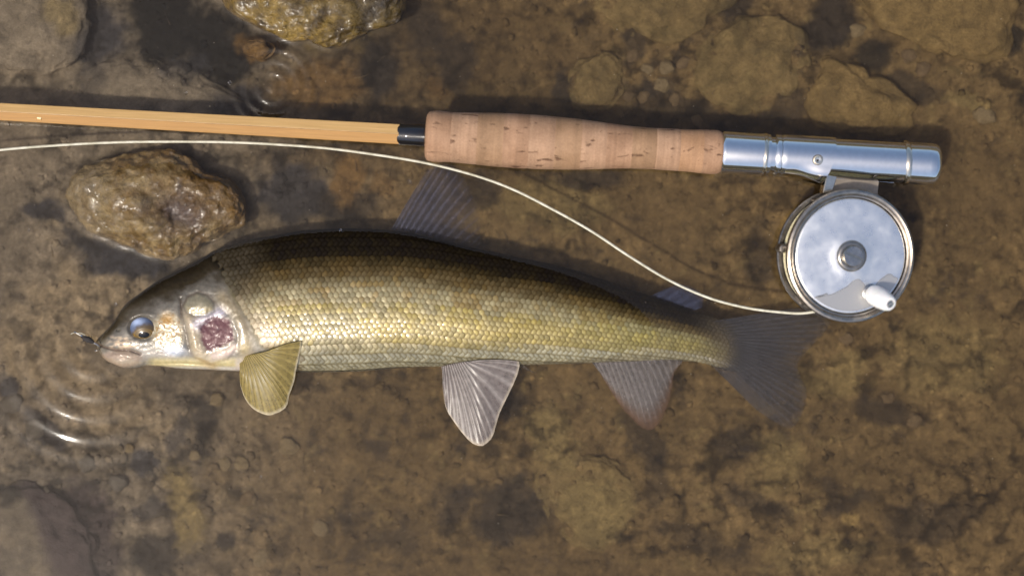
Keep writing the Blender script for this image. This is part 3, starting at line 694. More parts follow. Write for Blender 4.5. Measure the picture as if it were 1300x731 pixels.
# ---- scale mesh (unit: x towards the tail, length 1, width 1)
def scale_proto():
    vs = []; ed = []
    rings = [0, .45, .8, 1.0]
    n = 14
    vs.append((0, 0, .06)); ed.append(0)
    for r_ in rings[1:]:
        for k in range(n):
            a = 2*math.pi*k/n; cx = math.cos(a); sy = math.sin(a)
            x_ = r_*cx*.80; y_ = r_*sy*.60*(1-.10*cx)
            vs.append((x_, y_, .06*(1-r_*r_))); ed.append(r_)
    f = [(0, 1+k, 1+(k+1) % n) for k in range(n)]
    for q in range(2):
        o_ = 1+q*n
        f += [(o_+k, o_+n+k, o_+n+(k+1) % n, o_+(k+1) % n) for k in range(n)]
    return np.array(vs), f, np.array(ed)
SV, SF, SE = scale_proto()
def scale_material(name, use_obj):
    m, nt, b = new_mat(name)
    if use_obj: src = node(nt, 'ShaderNodeObjectInfo').outputs['Color']
    else: src = attr(nt, 'col').outputs['Color']
    e = attr(nt, 'edge')
    rm = ramp(nt, e.outputs['Fac'], [(.35, 0.), (.78, .5), (1., .85)])
    dk = mixc(nt, src, (.50, .41, .22), 1., 'MULTIPLY')
    c = mixc(nt, src, dk, rm.outputs[0])
    nn = world_noise(nt, 1500, 2); r2 = ramp(nt, nn.outputs[0], [(.3, .8), (.7, 1.2)]); c = mixc(nt, c, r2.outputs[0], 1., 'MULTIPLY')
    nt.links.new(c, b.inputs['Base Color'])
    b.inputs['Metallic'].default_value = .25; b.inputs['Roughness'].default_value = .36
    b.inputs['Coat Weight'].default_value = .22; b.inputs['Coat Roughness'].default_value = .12; b.inputs['Specular IOR Level'].default_value = .4
    bw = node(nt, 'ShaderNodeRGBToBW'); nt.links.new(src, bw.inputs[0])
    def mrg(lo, hi, sock):
        r_ = node(nt, 'ShaderNodeMapRange'); nt.links.new(bw.outputs[0], r_.inputs[0]); r_.inputs[1].default_value = .03; r_.inputs[2].default_value = .18
        r_.inputs[3].default_value = lo; r_.inputs[4].default_value = hi; nt.links.new(r_.outputs[0], b.inputs[sock])
    mrg(.05, .4, 'Specular IOR Level'); mrg(0., .25, 'Coat Weight'); mrg(.0, .14, 'Metallic')
    bump(nt, nn.outputs[0], b, .25, .0003)
    return m
M_SC1 = scale_material('scale_guanine', True); M_SC2 = scale_material('scale_guanine_joined', False)
pm1 = bpy.data.meshes.new('scale'); pm1.from_pydata([tuple(v) for v in SV], [], SF); pm1.update()
pm1.polygons.foreach_set('use_smooth', [True]*len(pm1.polygons))
a_ = pm1.attributes.new('edge', 'FLOAT', 'POINT'); a_.data.foreach_set('value', SE.astype(np.float32)); pm1.materials.append(M_SC1)
def scale_color(px, py):
    t, b_ = float(topf(px)), float(botf(px)); f = (py-t)/(b_-t)
    n = float(fbm(np.array([px/38]), np.array([py/16]), 91.1, 3)[0]); r_ = random.random(); r2 = random.random()
    n2 = float(fbm(np.array([px/90]), np.array([py/9]), 11.1, 2)[0])
    dark0 = .25+.10*float(ss(650, 900, px))+.14*float(ss(340, 275, px))
    f2 = f+.05*n+.03*(r_-.5)
    grey = lin(154, 145, 112); gold = lin(142, 116, 54); yel = lin(166, 148, 68); brown = lin(78, 62, 34); sil = lin(186, 184, 168)
    c = grey.copy()
    gm = np.clip(ss(-.25, .45, n+.45*n2+(r_-.5)*.5-.02), 0, 1)*(1 if px > 330 else .35)
    band = gold if f < .5 else yel
    c = c*(1-.75*gm)+band*.75*gm
    # yellow lower flank towards the tail
    ym = float(ss(.50, .66, f2)*(1-ss(.86, .95, f2))*ss(380, 560, px)); c = c*(1-.62*ym)+yel*.62*ym
    olv = float(ss(640, 860, px)); c = c*(1-.45*olv)+lin(128, 126, 72)*.45*olv
    bm_ = float(1-ss(dark0+.05, dark0+.20, f2)); c = c*(1-.85*bm_)+brown*.85*bm_
    dm = float(1-ss(dark0-.10, dark0+.07, f2)); c = c*(1-.96*dm)+lin(30, 25, 15)*.96*dm
    sm = float(ss(.80, .90, f2)); c = c*(1-.8*sm)+sil*.8*sm
    pk = float((1-ss(320, 370, px))*ss(.5, .7, f)); c = c*(1-.6*pk)+lin(222, 205, 190)*.6*pk
    gyt = float(1-ss(300, 350, px))*float(1-ss(.35, .55, f)); c = c*(1-.4*gyt)+lin(96, 88, 76)*.4*gyt
    return np.clip(c*(.56+.33*r2)*(1-.16*float(ss(.55, .85, f)))*np.array([1.03,1.,.90]), .005, .8), f
items = []
xq = 262.0; col_i = 0
while xq < 942:
    dx = float(np.interp(xq, [262, 400, 650, 800, 950], [6.6, 7.2, 7.0, 6.2, 4.8]))
    dy = float(np.interp(xq, [262, 400, 650, 800, 950], [5.8, 6.3, 6.0, 5.4, 4.3]))
    for half in (0, 1):
        xx = xq+half*dx*.5+random.uniform(-.2, .2)
        Y_, Z_ = body_pt(np.full(240, xx), Tg)
        ar = np.concatenate([[0], np.cumsum(np.hypot(np.diff(Y_), np.diff(Z_)/S))])
        mid = float(np.interp(math.pi*.5, Tg, ar))
        dy = dy*1.04; kmin = int(math.floor(-mid/dy))-1; kmax = int((ar[-1]-mid)/dy)+1
        for kk in range(kmin, kmax+1):
            if (kk & 1) != half: continue
            aa = mid+kk*dy
            if aa < 1 or aa > ar[-1]-1: continue
            th = float(np.interp(aa, ar, Tg)); items.append((xx, th, dx, dy))
    xq += dx
sc_list = []
for (xx, th, dx, dy) in items:
    near = 0.
    p, yv = surf(xx, th)
    # start of scales behind the head
    if xx < 384:
        lim = float(np.interp(yv, [300, 320, 345, 362, 378, 392, 408, 424, 437, 443, 444.5, 446, 480], [240, 262, 280, 288, 293, 306, 316, 320, 330, 350, 376, 376, 374]))
        if xx < lim+3: continue
        near = 1-float(ss(3, 22, xx-lim))
    p2, _ = surf(xx+2, th); p3, _ = surf(xx, th+.03)
    ex = (p2-p).normalized(); ey = (p-p3); nrm = ex.cross(ey).normalized()
    if nrm.z < 0: nrm = -nrm
    if nrm.z < -.2: continue
    ey = nrm.cross(ex).normalized()
    jt = .10+.05*random.random()
    ex2 = (ex*math.cos(jt)+nrm*math.sin(jt)).normalized(); n2_ = ex2.cross(ey).normalized()
    ey2 = (ey+nrm*random.uniform(-.05, .05)).normalized(); n2_ = ex2.cross(ey2).normalized()
    M = Matrix.Identity(4)
    lx = dx*S*1.02; ly = dy*S*1.36*(.94+.12*random.random())
    fade = float(1-ss(900, 950, xx)); hz = .8*dx*S*(.15+.85*fade)*(1-.5*near)
    for r_ in range(3):
        M[r_][0] = ex2[r_]*lx; M[r_][1] = ey2[r_]*ly; M[r_][2] = n2_[r_]*hz; M[r_][3] = (p+nrm*(.00012-.00006*near))[r_]
    c, f = scale_color(xx, yv)
    if near and yv > 345: c = c*(1-.6*near)+(lin(150, 134, 104) if yv > 372 else lin(92, 84, 66))*.6*near*.7
    if xx > 870: q_ = .9*float(ss(870, 930, xx)); c = c*(1-q_)+lin(88, 80, 66)*q_*(.8+.3*random.random())
    sc_list.append((M, c, nrm.z*dx*dy, xx, yv))
order = sorted(range(len(sc_list)), key=lambda i: -sc_list[i][2])
vis = set(order[:300])
Vs, Fs, Cs, Es = [], [], [], []
for i, (M, c, _, xx, yv) in enumerate(sc_list):
    if i in vis:
        o = bpy.data.objects.new('scale', pm1); link(o, fish); o.matrix_local = Matrix.Translation(-fo) @ M; o.color = (*c, 1)
    else:
        Mn = np.array(M); base = len(Vs)*len(SV)
        Vs.append(SV @ Mn[:3, :3].T+Mn[:3, 3]); Fs += [tuple(base+q for q in f) for f in SF]; Cs.append(np.tile(c, (len(SV), 1))); Es.append(SE)
so_ = mesh_np('small_scales', np.concatenate(Vs), Fs, M_SC2, None, True, {'col': np.concatenate(Cs), 'edge': np.concatenate(Es)})
fpart(so_); so_['kind'] = 'stuff'

# ---- eye
ez = float(body_pt(np.array([EYE[0]]), np.array([2.05]))[1][0])
def eye_cap(name, cx, cy_, rx, ry, hgt, z0, mat, colf=None, n=40, parent=None, e=2.0):
    vs, fs, cs = [], [], []
    for i in range(n//2+1):
        ph = i/(n//2)*math.pi/2
        for k in range(n):
            a = 2*math.pi*k/n; pxx = cx+rx*math.sin(ph)*math.cos(a); pyy = cy_+ry*math.sin(ph)*math.sin(a)
            vs.append(tuple(P(pxx, pyy, z0+hgt*math.cos(ph)))); cs.append((pxx, pyy))
    cs = np.array(cs)
    o = mesh_np(name, np.array(vs), grid_faces(n//2+1, n, True)[:, ::-1].copy(), mat, None, True, {'col': colf(cs[:, 0], cs[:, 1])} if colf else None)
    return o
def eye_col(px, py):
    c = np.tile(lin(84, 94, 118), (len(px), 1)); n2 = fbm(px/4, py/4, 2.2, 3)
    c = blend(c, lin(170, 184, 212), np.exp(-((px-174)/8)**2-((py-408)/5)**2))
    c = blend(c, lin(46, 50, 62), np.exp(-((px-196)/8)**2-((py-412)/9)**2)*.9)
    lowm = 1-ss(.82, 1.12, np.hypot((px-185.5)/20, (py-430)/19.5)+.12*n2); c = blend(c, lin(82, 66, 40), lowm)
    d = np.hypot((px-183)/12, (py-426)/7.2); c = blend(c, lin(150, 116, 44), np.exp(-((d-1.)/.18)**2)*.6)
    c = blend(c, lin(60, 48, 26), ss(430, 434, py)*.6)
    return np.clip(c*(1+.2*n2[:, None]), .01, .9)
m, nt, b = new_mat('eye_wet'); a = attr(nt, 'col'); nt.links.new(a.outputs['Color'], b.inputs['Base Color'])
b.inputs['Roughness'].default_value = .25; b.inputs['Coat Weight'].default_value = .35; b.inputs['Coat Roughness'].default_value = .05; M_EYE = m
m, nt, b = new_mat('pupil_black'); b.inputs['Base Color'].default_value = (.004, .004, .004, 1); b.inputs['Roughness'].default_value = .08; M_PUP = m
EZ0 = ez-.0016-.0002
eye = fpart(eye_cap('eye', EYE[0], EYE[1], 16.5, 14.4, .0030, EZ0, M_EYE, eye_col))
def on_eye(px, py):
    q = ((px-EYE[0])/16.5)**2+((py-EYE[1])/14.4)**2; return EZ0+.0030*np.sqrt(np.clip(1-q, 0, 1))
def eye_disc(name, cx, cy_, rx, ry, lift, mat, col=None):
    vs = []; n = 32
    for i in range(7):
        r_ = i/6
        for k in range(n):
            a = 2*math.pi*k/n; qx = cx+rx*r_*math.cos(a); qy = cy_+ry*r_*math.sin(a)
            vs.append(tuple(P(qx, qy, float(on_eye(np.array([qx]), np.array([qy]))[0])+lift*(1-r_**4))))
    o = mesh_np(name, np.array(vs), grid_faces(7, n, True)[:, ::-1].copy(), mat, None, True, {'col': np.concatenate([np.tile(col*(1.7 if 3 < i < 6 else 1.), (n, 1)) for i in range(7)])} if col is not None else None)
    o.parent = eye; return o
eye_disc('iris', 182.6, 424.6, 11.2, 6.4, .00010, M_EYE, lin(84, 68, 38))
eye_disc('pupil', 182.8, 425.0, 8.0, 4.4, .00020, M_PUP)

# ---- fins: membrane plus rays
def fin_material(name, alpha, rough=.35):
    m, nt, b = new_mat(name); out = nt.nodes['Material Output']; a = attr(nt, 'col')
    nn = world_noise(nt, 500, 4); r2 = ramp(nt, nn.outputs[0], [(.3, .78), (.7, 1.2)]); c = mixc(nt, a.outputs['Color'], r2.outputs[0], 1., 'MULTIPLY')
    nt.links.new(c, b.inputs['Base Color']); b.inputs['Roughness'].default_value = rough
    b.inputs['Coat Weight'].default_value = .22; b.inputs['Coat Roughness'].default_value = .2
    tl = node(nt, 'ShaderNodeBsdfTranslucent'); nt.links.new(c, tl.inputs[0])
    m1 = node(nt, 'ShaderNodeMixShader'); m1.inputs[0].default_value = .3; nt.links.new(b.outputs[0], m1.inputs[1]); nt.links.new(tl.outputs[0], m1.inputs[2])
    tr = node(nt, 'ShaderNodeBsdfTransparent'); m2 = node(nt, 'ShaderNodeMixShader')
    al = attr(nt, 'alpha'); nt.links.new(al.outputs['Fac'], m2.inputs[0])
    nt.links.new(tr.outputs[0], m2.inputs[1]); nt.links.new(m1.outputs[0], m2.inputs[2]); nt.links.new(m2.outputs[0], out.inputs['Surface'])
    m.use_transparent_shadow = True
    return m
M_FIN = fin_material('fin_membrane', .8, .40); M_FINW = fin_material('fin_membrane_under_water', .8, .7)
for n_ in M_FINW.node_tree.nodes:
    if n_.type == 'BSDF_PRINCIPLED': n_.inputs['Coat Weight'].default_value = 0; n_.inputs['Specular IOR Level'].default_value = .1
def fin(name, base, edge, zb, ze, nr, cm, cr, alpha, bend=0., rim=None, ray_r=.5, parts=True, sag=.001, label=None, tipcol=None, sfade=0., efade=.18, tfade=0.):
    M_ = M_FINW if tfade or efade > .3 or sfade else M_FIN
    NS, NTt = nr*10+1, 34
    Bc = spline(base, NS); Ec = spline(edge, NS)
    s_ = np.linspace(0, 1, NS)[:, None]; t_ = np.linspace(0, 1, NTt)[None]
    d = Ec-Bc; perp = np.stack([-d[:, 1], d[:, 0]], 1)
    Q = Bc[:, None]+d[:, None]*t_[..., None]+perp[:, None]*(bend*(t_*(1-t_)))[..., None]
    zb_ = np.interp(s_[:, 0], np.linspace(0, 1, len(zb)), zb)[:, None] if hasattr(zb, '__len__') else zb
    ze = np.interp(s_[:, 0], np.linspace(0, 1, len(ze)), ze)[:, None] if hasattr(ze, '__len__') else ze
    Z = zb_*(1-t_)+ze*t_+sag*np.sin(math.pi*t_)*np.ones_like(s_)
    wave = np.cos(2*math.pi*nr*s_)
    Z = Z+.00009*wave*(1-.3*t_)+.0006*np.sin(2*math.pi*(s_*1.7+t_*.6))*t_
    rim_j = .8*fbm(s_[:, 0]*30, 0*s_[:, 0]+.3, 1., 2)
    Q[:, -1] += (d/np.maximum(np.linalg.norm(d, axis=1), 1)[:, None])*rim_j[:, None]
    k = (H-Z)/H
    V1 = np.stack([(Q[..., 0]-650)*S*k, (365.5-Q[..., 1])*S*k, Z], -1).reshape(-1, 3)
    th = .00022*(1-.7*t_)*np.ones_like(s_); V2 = V1.copy(); V2[:, 2] -= th.ravel()
    n1 = len(V1); F1 = grid_faces(NS, NTt); F = [tuple(f) for f in F1[:, ::-1].tolist()]+[tuple(n1+i for i in f) for f in F1.tolist()]
    bd = [i*NTt for i in range(NS)]+[(NS-1)*NTt+j for j in range(1, NTt)]+[i*NTt+NTt-1 for i in range(NS-2, -1, -1)]+[j for j in range(NTt-2, 0, -1)]
    F += [(bd[i], bd[(i+1) % len(bd)], n1+bd[(i+1) % len(bd)], n1+bd[i]) for i in range(len(bd))]
    wv = (.5+.5*wave)**1.2*np.ones_like(t_)
    br = .5+.5*np.cos(2*math.pi*nr*2.0*s_+.6)*ss(.35, .7, t_)
    fac = np.clip(.5*wv+.3*br+.25*fbm(Q[..., 0]/9, Q[..., 1]/9, 3.1, 3), 0, 1)
    colr = np.array(cm)[None, None]*(1-fac[..., None])+np.array(cr)[None, None]*fac[..., None]
    if tipcol is not None:
        tm = (ss(.6, 1., t_)*np.ones_like(s_))[..., None]; colr = colr*(1-tm)+np.array(tipcol)[None, None]*tm
    al = alpha*(.72+.28*fac)*(1-efade*ss(.45, 1., t_))*(1-sfade*ss(.25, 1., s_))*(1-tfade*(1-ss(0., .22, t_)))*(1-min(1, efade*1.1)*ss(.9, 1., t_)*(efade > .3))
    if rim is not None:
        rm_ = (ss(.955, .985, t_)*np.ones_like(s_)); colr = colr*(1-rm_[..., None])+np.array(rim)[None, None]*rm_[..., None]; al = np.maximum(al, rm_*.95)
    colr = colr.reshape(-1, 3); al = al.reshape(-1)
    o = mesh_np(name, np.concatenate([V1, V2]), F, M_, None, True, {'col': np.concatenate([colr, colr]), 'alpha': np.concatenate([al, al])})
    fpart(o)
    if label: o['label'] = label
    if parts:
        G = V1.reshape(NS, NTt, 3)
        for r_ in range(nr+1):
            i = min(r_*10, NS-1); pts = G[i, :int(NTt*.93):2].copy(); pts[:, 2] += .00008
            rr_ = [ray_r*S*(1-.72*q/(len(pts)-1)) for q in range(len(pts))]
            ro = tube('fin_ray', pts, rr_, M_, None, 6); ro.parent = o
            nvv = len(ro.data.vertices)
            a1 = ro.data.attributes.new('col', 'FLOAT_COLOR', 'POINT'); a1.data.foreach_set('color', np.tile(np.append(cr, 1), nvv).astype(np.float32))
            a2 = ro.data.attributes.new('alpha', 'FLOAT', 'POINT'); a2.data.foreach_set('value', np.full(nvv, alpha*(.55 if M_ is M_FINW else 1.), np.float32))
    return o
fin('pectoral_fin', [(304,457),(310,453),(318,450),(328,448),(340,446)],
    [(304,478),(306,492),(313,509),(325,521),(341,526.5),(356,522),(364,515),(367,503),(373,485),(377,463),(381,446),(383,433)],
    [.0030, .0060, .0080, .0095, .0108], [.0022, .0022, .0024, .0035, .0060, .0105], 17, lin(150, 132, 74), lin(188, 168, 102), .84, bend=-.12, rim=lin(226, 212, 180), sag=.002, label='yellowish fan-shaped fin')
fin('pelvic_fin', [(561,465),(570,462.5),(580,460.5),(590,459),(602,458)],
    [(562,492),(566,517),(577,536),(595,558.5),(609,565.5),(617,563),(626,552),(635,523),(651,489),(659,468),(658.5,458.5)],
    [.001, .002, .003, .0042, .005], [.0014, .0014, .0014, .0018, .0022], 15, lin(128, 116, 110), lin(182, 172, 164), .88, bend=-.10, rim=lin(222, 206, 180), label='pale grey fin with clean edge')
fin('pelvic_fin', [(655,462),(662,462)], [(668,470),(681,474)], [-.004, -.004], -.006, 2, lin(96, 86, 78), lin(130, 120, 108), .5, parts=False)
fin('anal_fin', [(752,460),(775,459),(800,457),(830,456),(866,457)],
    [(762,474),(774,494),(787,514),(802,531),(817,543.5),(829,545),(839,534),(848,514),(853,492),(856,474),(864,462)],
    [-.003, -.004, -.005, -.005, -.006], -.0052, 16, lin(120, 114, 112), lin(158, 152, 150), .84, bend=-.10, tipcol=lin(120, 92, 74), sfade=.45, efade=.32)
fin('tail_fin', [(905,408),(920,426),(926,440),(920,454),(903,463)],
    [(1006,391),(1042,388),(1056,402),(1050,418),(1036,434),(1020,450),(1013,463),(1016,478),(1024,494),(1022,514),(1014,534),(1001,543.5),(984,536),(962,522)],
    [-.0070, -.0066, -.0066, -.0068, -.0076], -.0110, 26, lin(72, 71, 72), lin(98, 98, 106), .60, bend=.0, sag=0, ray_r=.35, efade=.5, tfade=1.)
fin('dorsal_fin', [(497,292),(515,294),(540,299),(570,307),(604,317)],
    [(545,212),(560,206),(578,214),(592,232),(604,258),(611,285),(610,306)],
    [-.0085, -.0085, -.009, -.0095, -.010], -.0085, 13, lin(52, 52, 60), lin(116, 116, 136), .52, bend=-.03, sag=0, ray_r=.4, sfade=.95, efade=.6)
fin('adipose_fin', [(826,376),(850,384),(880,394)], [(846,366),(862,361),(880,365),(893,376),(892,390)], [-.009, -.0095, -.0105], -.0085, 5, lin(60, 66, 92), lin(84, 92, 120), .5, efade=.6, parts=False, sag=0)

# ================================================================ metals and other materials
def metal(name, base, rough, noise=0., bstr=.05, metallic=1.0, nscale=400, stain=None):
    m, nt, b = new_mat(name); b.inputs['Metallic'].default_value = metallic
    nn = noise_node(nt, nscale, 5, .6)
    lo = tuple(c*(1-noise) for c in base); hi = tuple(min(1, c*(1+noise*.5)) for c in base)
    r1 = ramp(nt, nn.outputs[0], [(.3, lo), (.7, hi)]); c = r1.outputs[0]
    if stain:
        n3 = noise_node(nt, 95, 6, .7, dist=.5); r3 = ramp(nt, n3.outputs[0], [(.60, 0.), (.80, .6)]); c = mixc(nt, c, stain, r3.outputs[0])
    nt.links.new(c, b.inputs['Base Color'])
    n2 = noise_node(nt, 120, 4, .6); r2 = ramp(nt, n2.outputs[0], [(.3, max(.02, rough*.7)), (.7, rough*1.4)]); nt.links.new(r2.outputs[0], b.inputs['Roughness'])
    bump(nt, nn.outputs[0], b, bstr, .0002)
    return m
M_NICKEL = metal('nickel_silver', (.80, .80, .78), .07, .05, .02)
M_NICKEL2 = metal('nickel_edge', (.78, .70, .56), .16, .15, .05)
M_ALU = metal('satin_aluminium', (.84, .84, .83), .32, .03, .02, metallic=.86, nscale=900, stain=(.76, .75, .72))
M_BRONZE = metal('worn_rim_metal', (.42, .37, .31), .30, .25, .15, stain=(.16, .13, .10))
M_DARKALU = metal('worn_frame_metal', (.30, .27, .24), .38, .3, .2, stain=(.10, .09, .08))
M_STEEL = metal('steel_screw', (.45, .43, .40), .28, .2, .1)
m, nt, b = new_mat('black_thread'); b.inputs['Base Color'].default_value = (.008, .007, .007, 1); b.inputs['Roughness'].default_value = .2; b.inputs['Coat Weight'].default_value = .8
tc = node(nt, 'ShaderNodeTexCoord'); wv = node(nt, 'ShaderNodeTexWave', wave_type='BANDS', bands_direction='X'); wv.inputs['Scale'].default_value = 900
nt.links.new(tc.outputs['Object'], wv.inputs[0]); bump(nt, wv.outputs[0], b, .3, .0002); M_THREAD = m
m, nt, b = new_mat('white_knob'); b.inputs['Base Color'].default_value = (.80, .79, .76, 1); b.inputs['Roughness'].default_value = .3; b.inputs['Subsurface Weight'].default_value = .1; b.inputs['Subsurface Scale'].default_value = .002
nn = noise_node(nt, 300, 4); r_ = ramp(nt, nn.outputs[0], [(.3, (.74, .72, .68)), (.6, (.84, .83, .81))]); nt.links.new(r_.outputs[0], b.inputs['Base Color']); M_KNOB = m
m, nt, b = new_mat('fly_line_coating'); nn = noise_node(nt, 250, 5); r_ = ramp(nt, nn.outputs[0], [(.35, (.42, .39, .28)), (.6, (.60, .57, .45))]); nt.links.new(r_.outputs[0], b.inputs['Base Color']); b.inputs['Roughness'].default_value = .4; M_LINE = m
m, nt, b = new_mat('backing_yellow'); nn = noise_node(nt, 900, 3); r_ = ramp(nt, nn.outputs[0], [(.35, (.34, .29, .14)), (.6, (.60, .54, .34))]); nt.links.new(r_.outputs[0], b.inputs['Base Color']); b.inputs['Roughness'].default_value = .5; M_BACK = m

def bamboo(name, c1, c2):
    m, nt, b = new_mat(name)
    n1 = noise_node(nt, 30, 6, .6, mp=(1.2, 60, 60)); r1 = ramp(nt, n1.outputs[0], [(.3, c1), (.7, c2)])
    n2 = noise_node(nt, 60, 3, .6, mp=(1., 160, 160)); r2 = ramp(nt, n2.outputs[0], [(.35, .82), (.65, 1.1)])
    c = mixc(nt, r1.outputs[0], r2.outputs[0], 1., 'MULTIPLY'); nt.links.new(c, b.inputs['Base Color'])
    b.inputs['Roughness'].default_value = .38; b.inputs['Coat Weight'].default_value = .55; b.inputs['Coat Roughness'].default_value = .22
    bump(nt, n2.outputs[0], b, .1, .0002); return m
M_CANE = [bamboo('cane_light', (.53, .31, .10), (.66, .41, .155)), bamboo('cane_warm', (.39, .20, .052), (.49, .265, .078))]

def cork(name, c1, c2, off):
    m, nt, b = new_mat(name); tc = node(nt, 'ShaderNodeTexCoord')
    mp = node(nt, 'ShaderNodeMapping'); mp.inputs['Location'].default_value = (off, off*.7, -off); nt.links.new(tc.outputs['Object'], mp.inputs[0])
    def nz(scale, det, stretch, rough=.6, d=0.):
        m2 = node(nt, 'ShaderNodeMapping'); m2.inputs['Scale'].default_value = stretch; nt.links.new(mp.outputs[0], m2.inputs[0])
        q = node(nt, 'ShaderNodeTexNoise'); q.inputs['Scale'].default_value = scale; q.inputs['Detail'].default_value = det; q.inputs['Roughness'].default_value = rough; q.inputs['Distortion'].default_value = d
        nt.links.new(m2.outputs[0], q.inputs['Vector']); return q
    n1 = nz(80, 5, (1, 1, 1)); r1 = ramp(nt, n1.outputs[0], [(.3, c1), (.7, c2)])
    lines = nz(420, 3, (1, .03, .03)); r2 = ramp(nt, lines.outputs[0], [(.35, .86), (.62, 1.06)])
    c = mixc(nt, r1.outputs[0], r2.outputs[0], 1., 'MULTIPLY')
    grain = nz(1200, 3, (1, 1, 1)); r3 = ramp(nt, grain.outputs[0], [(.3, .86), (.7, 1.1)]); c = mixc(nt, c, r3.outputs[0], 1., 'MULTIPLY')
    pits = nz(95, 3, (1.0, 3.6, 3.6), .55, .6); rp = ramp(nt, pits.outputs[0], [(.625, 0.), (.70, .9)])
    c = mixc(nt, c, (.10, .045, .022), rp.outputs[0])
    pit2 = nz(420, 2, (1, 2, 2)); rp2 = ramp(nt, pit2.outputs[0], [(.70, 0.), (.74, .8)]); c = mixc(nt, c, (.16, .08, .04), rp2.outputs[0])
    nt.links.new(c, b.inputs['Base Color']); b.inputs['Roughness'].default_value = .72; b.inputs['Specular IOR Level'].default_value = .3
    b1 = bump(nt, lines.outputs[0], None, .25, .0003); b2 = node(nt, 'ShaderNodeBump', invert=True); b2.inputs['Strength'].default_value = .8; b2.inputs['Distance'].default_value = .0006
    nt.links.new(rp.outputs[0], b2.inputs['Height']); nt.links.new(b1.outputs[0], b2.inputs['Normal']); nt.links.new(b2.outputs[0], b.inputs['Normal'])
    return m
CK = [cork('cork_a', (.28, .156, .086), (.42, .248, .145), 0.), cork('cork_b', (.27, .157, .082), (.38, .229, .128), 3.), cork('cork_c', (.31, .181, .104), (.44, .268, .160), 7.), cork('cork_d', (.31, .17, .085), (.42, .24, .13), 11.)]

# ================================================================ ROD
ZR = .0100
kz = (H-ZR)/H
rod = empty('fly_rod', P(541, 172.6, ZR), (0, 0, -math.atan(.0565)))
tag(rod, 'split bamboo fly rod with cork grip and polished silver reel seat', 'fishing rod')
def rx(px): return (px-541)*kz*math.sqrt(1+.0565**2)     # px along local x
# bamboo: six glued strips
def strip(k):
    L0, L1 = rx(-420), rx(507); n = 40; vs = []
    for i in range(n+1):
        t = i/n; xx = L0+(L1-L0)*t; R = (10.6+3.6*t)*.985; R_ = R
        a0 = math.radians(60*k+34); a1 = math.radians(60*(k+1)+34); g = .012
        for rr_, aa in ((.8, (a0+a1)/2), (R_*.992, a0+g), (R_, a0+g*3.4), (R_, a1-g*3.4), (R_*.992, a1-g)):
            vs.append((xx*S, rr_*math.cos(aa)*S, rr_*math.sin(aa)*S))
    f = [tuple(q) for q in grid_faces(n+1, 5, True).tolist()]+[(4, 3, 2, 1, 0), tuple(range(n*5, n*5+5))]
    o = mesh_np('cane_strip', np.array(vs), f, M_CANE[0 if k in (0, 3, 5) else 1], rod, False); sharpen(o, 180); return o
for k in range(6): strip(k)
revolve('node_scar', [(rx(50), 0), (rx(50), 3.0), (rx(55), 3.2), (rx(57), 0)], M_CANE[0], rod, 10).location = (0, -.0022, .0028)
revolve('thread_wrap', [(rx(505), 0), (rx(505), 12.6), (rx(506.5), 13.4), (rx(539), 13.8), (rx(541), 13.2), (rx(541), 0)], M_THREAD, rod)
# cork rings
cprof = cardinal([541, 543.5, 548, 573, 600, 631, 674, 705, 738, 765, 791, 815, 844, 879, 900, 910, 915, 918], [27.5, 31, 32.2, 32.2, 33.2, 34.6, 34.8, 34, 32.3, 30, 27.9, 26.9, 26.8, 27.4, 28.4, 28.0, 26, 22])
bounds = [541, 573, 606, 639, 671, 704, 737, 769, 801, 832, 862, 891, 918]
for i, (a, b_) in enumerate(zip(bounds[:-1], bounds[1:])):
    pr = [(rx(a), 0)]
    n = 14
    for q in range(n+1):
        xx = a+(b_-a)*q/n; r_ = float(cprof(xx))*kz*.985
        if (q == 0 and i > 0) or (q == n and i < len(bounds)-2): r_ -= .22
        pr.append((rx(xx), r_+random.uniform(-.05, .05)))
    pr.append((rx(b_), 0))
    revolve('cork_ring', pr, CK[[0, 2, 1, 0, 2, 1, 2, 0, 1, 2, 3, 0][i]], rod, 96)
# reel seat
R0 = 26.3
revolve('collar', [(rx(915.5), 0), (rx(915.5), 25.6), (rx(917), 26.6), (rx(919), 26.8), (rx(967), 26.4), (rx(976), 26.3), (rx(976), 0)], M_NICKEL, rod, 96)
def ringband(name, x0, x1, r0, r1, mat, tilt=0.):
    o = revolve(name, [(-(x1-x0)/2, r0-2.5), (-(x1-x0)/2, r1-.5), (-(x1-x0)/4, r1), ((x1-x0)/4, r1), ((x1-x0)/2, r1-.5), ((x1-x0)/2, r0-2.5), (-(x1-x0)/2, r0-2.5)], mat, rod, 96)
    o.location = (rx((x0+x1)/2)*S, 0, 0); o.rotation_euler = (0, 0, tilt); return o
ringband('ring_band', 967, 972, R0, R0+1.5, M_NICKEL2, -.02)
revolve('seat_tube', [(rx(976.2), 0), (rx(976.2), 23.6), (rx(982), 23.4), (rx(982.5), 25.9), (rx(984), 26.6), (rx(986), 26.9), (rx(989), 26.8), (rx(990), 25.4), (rx(1060), 25.2), (rx(1178), 25.2), (rx(1178), 0)], M_NICKEL, rod, 96)
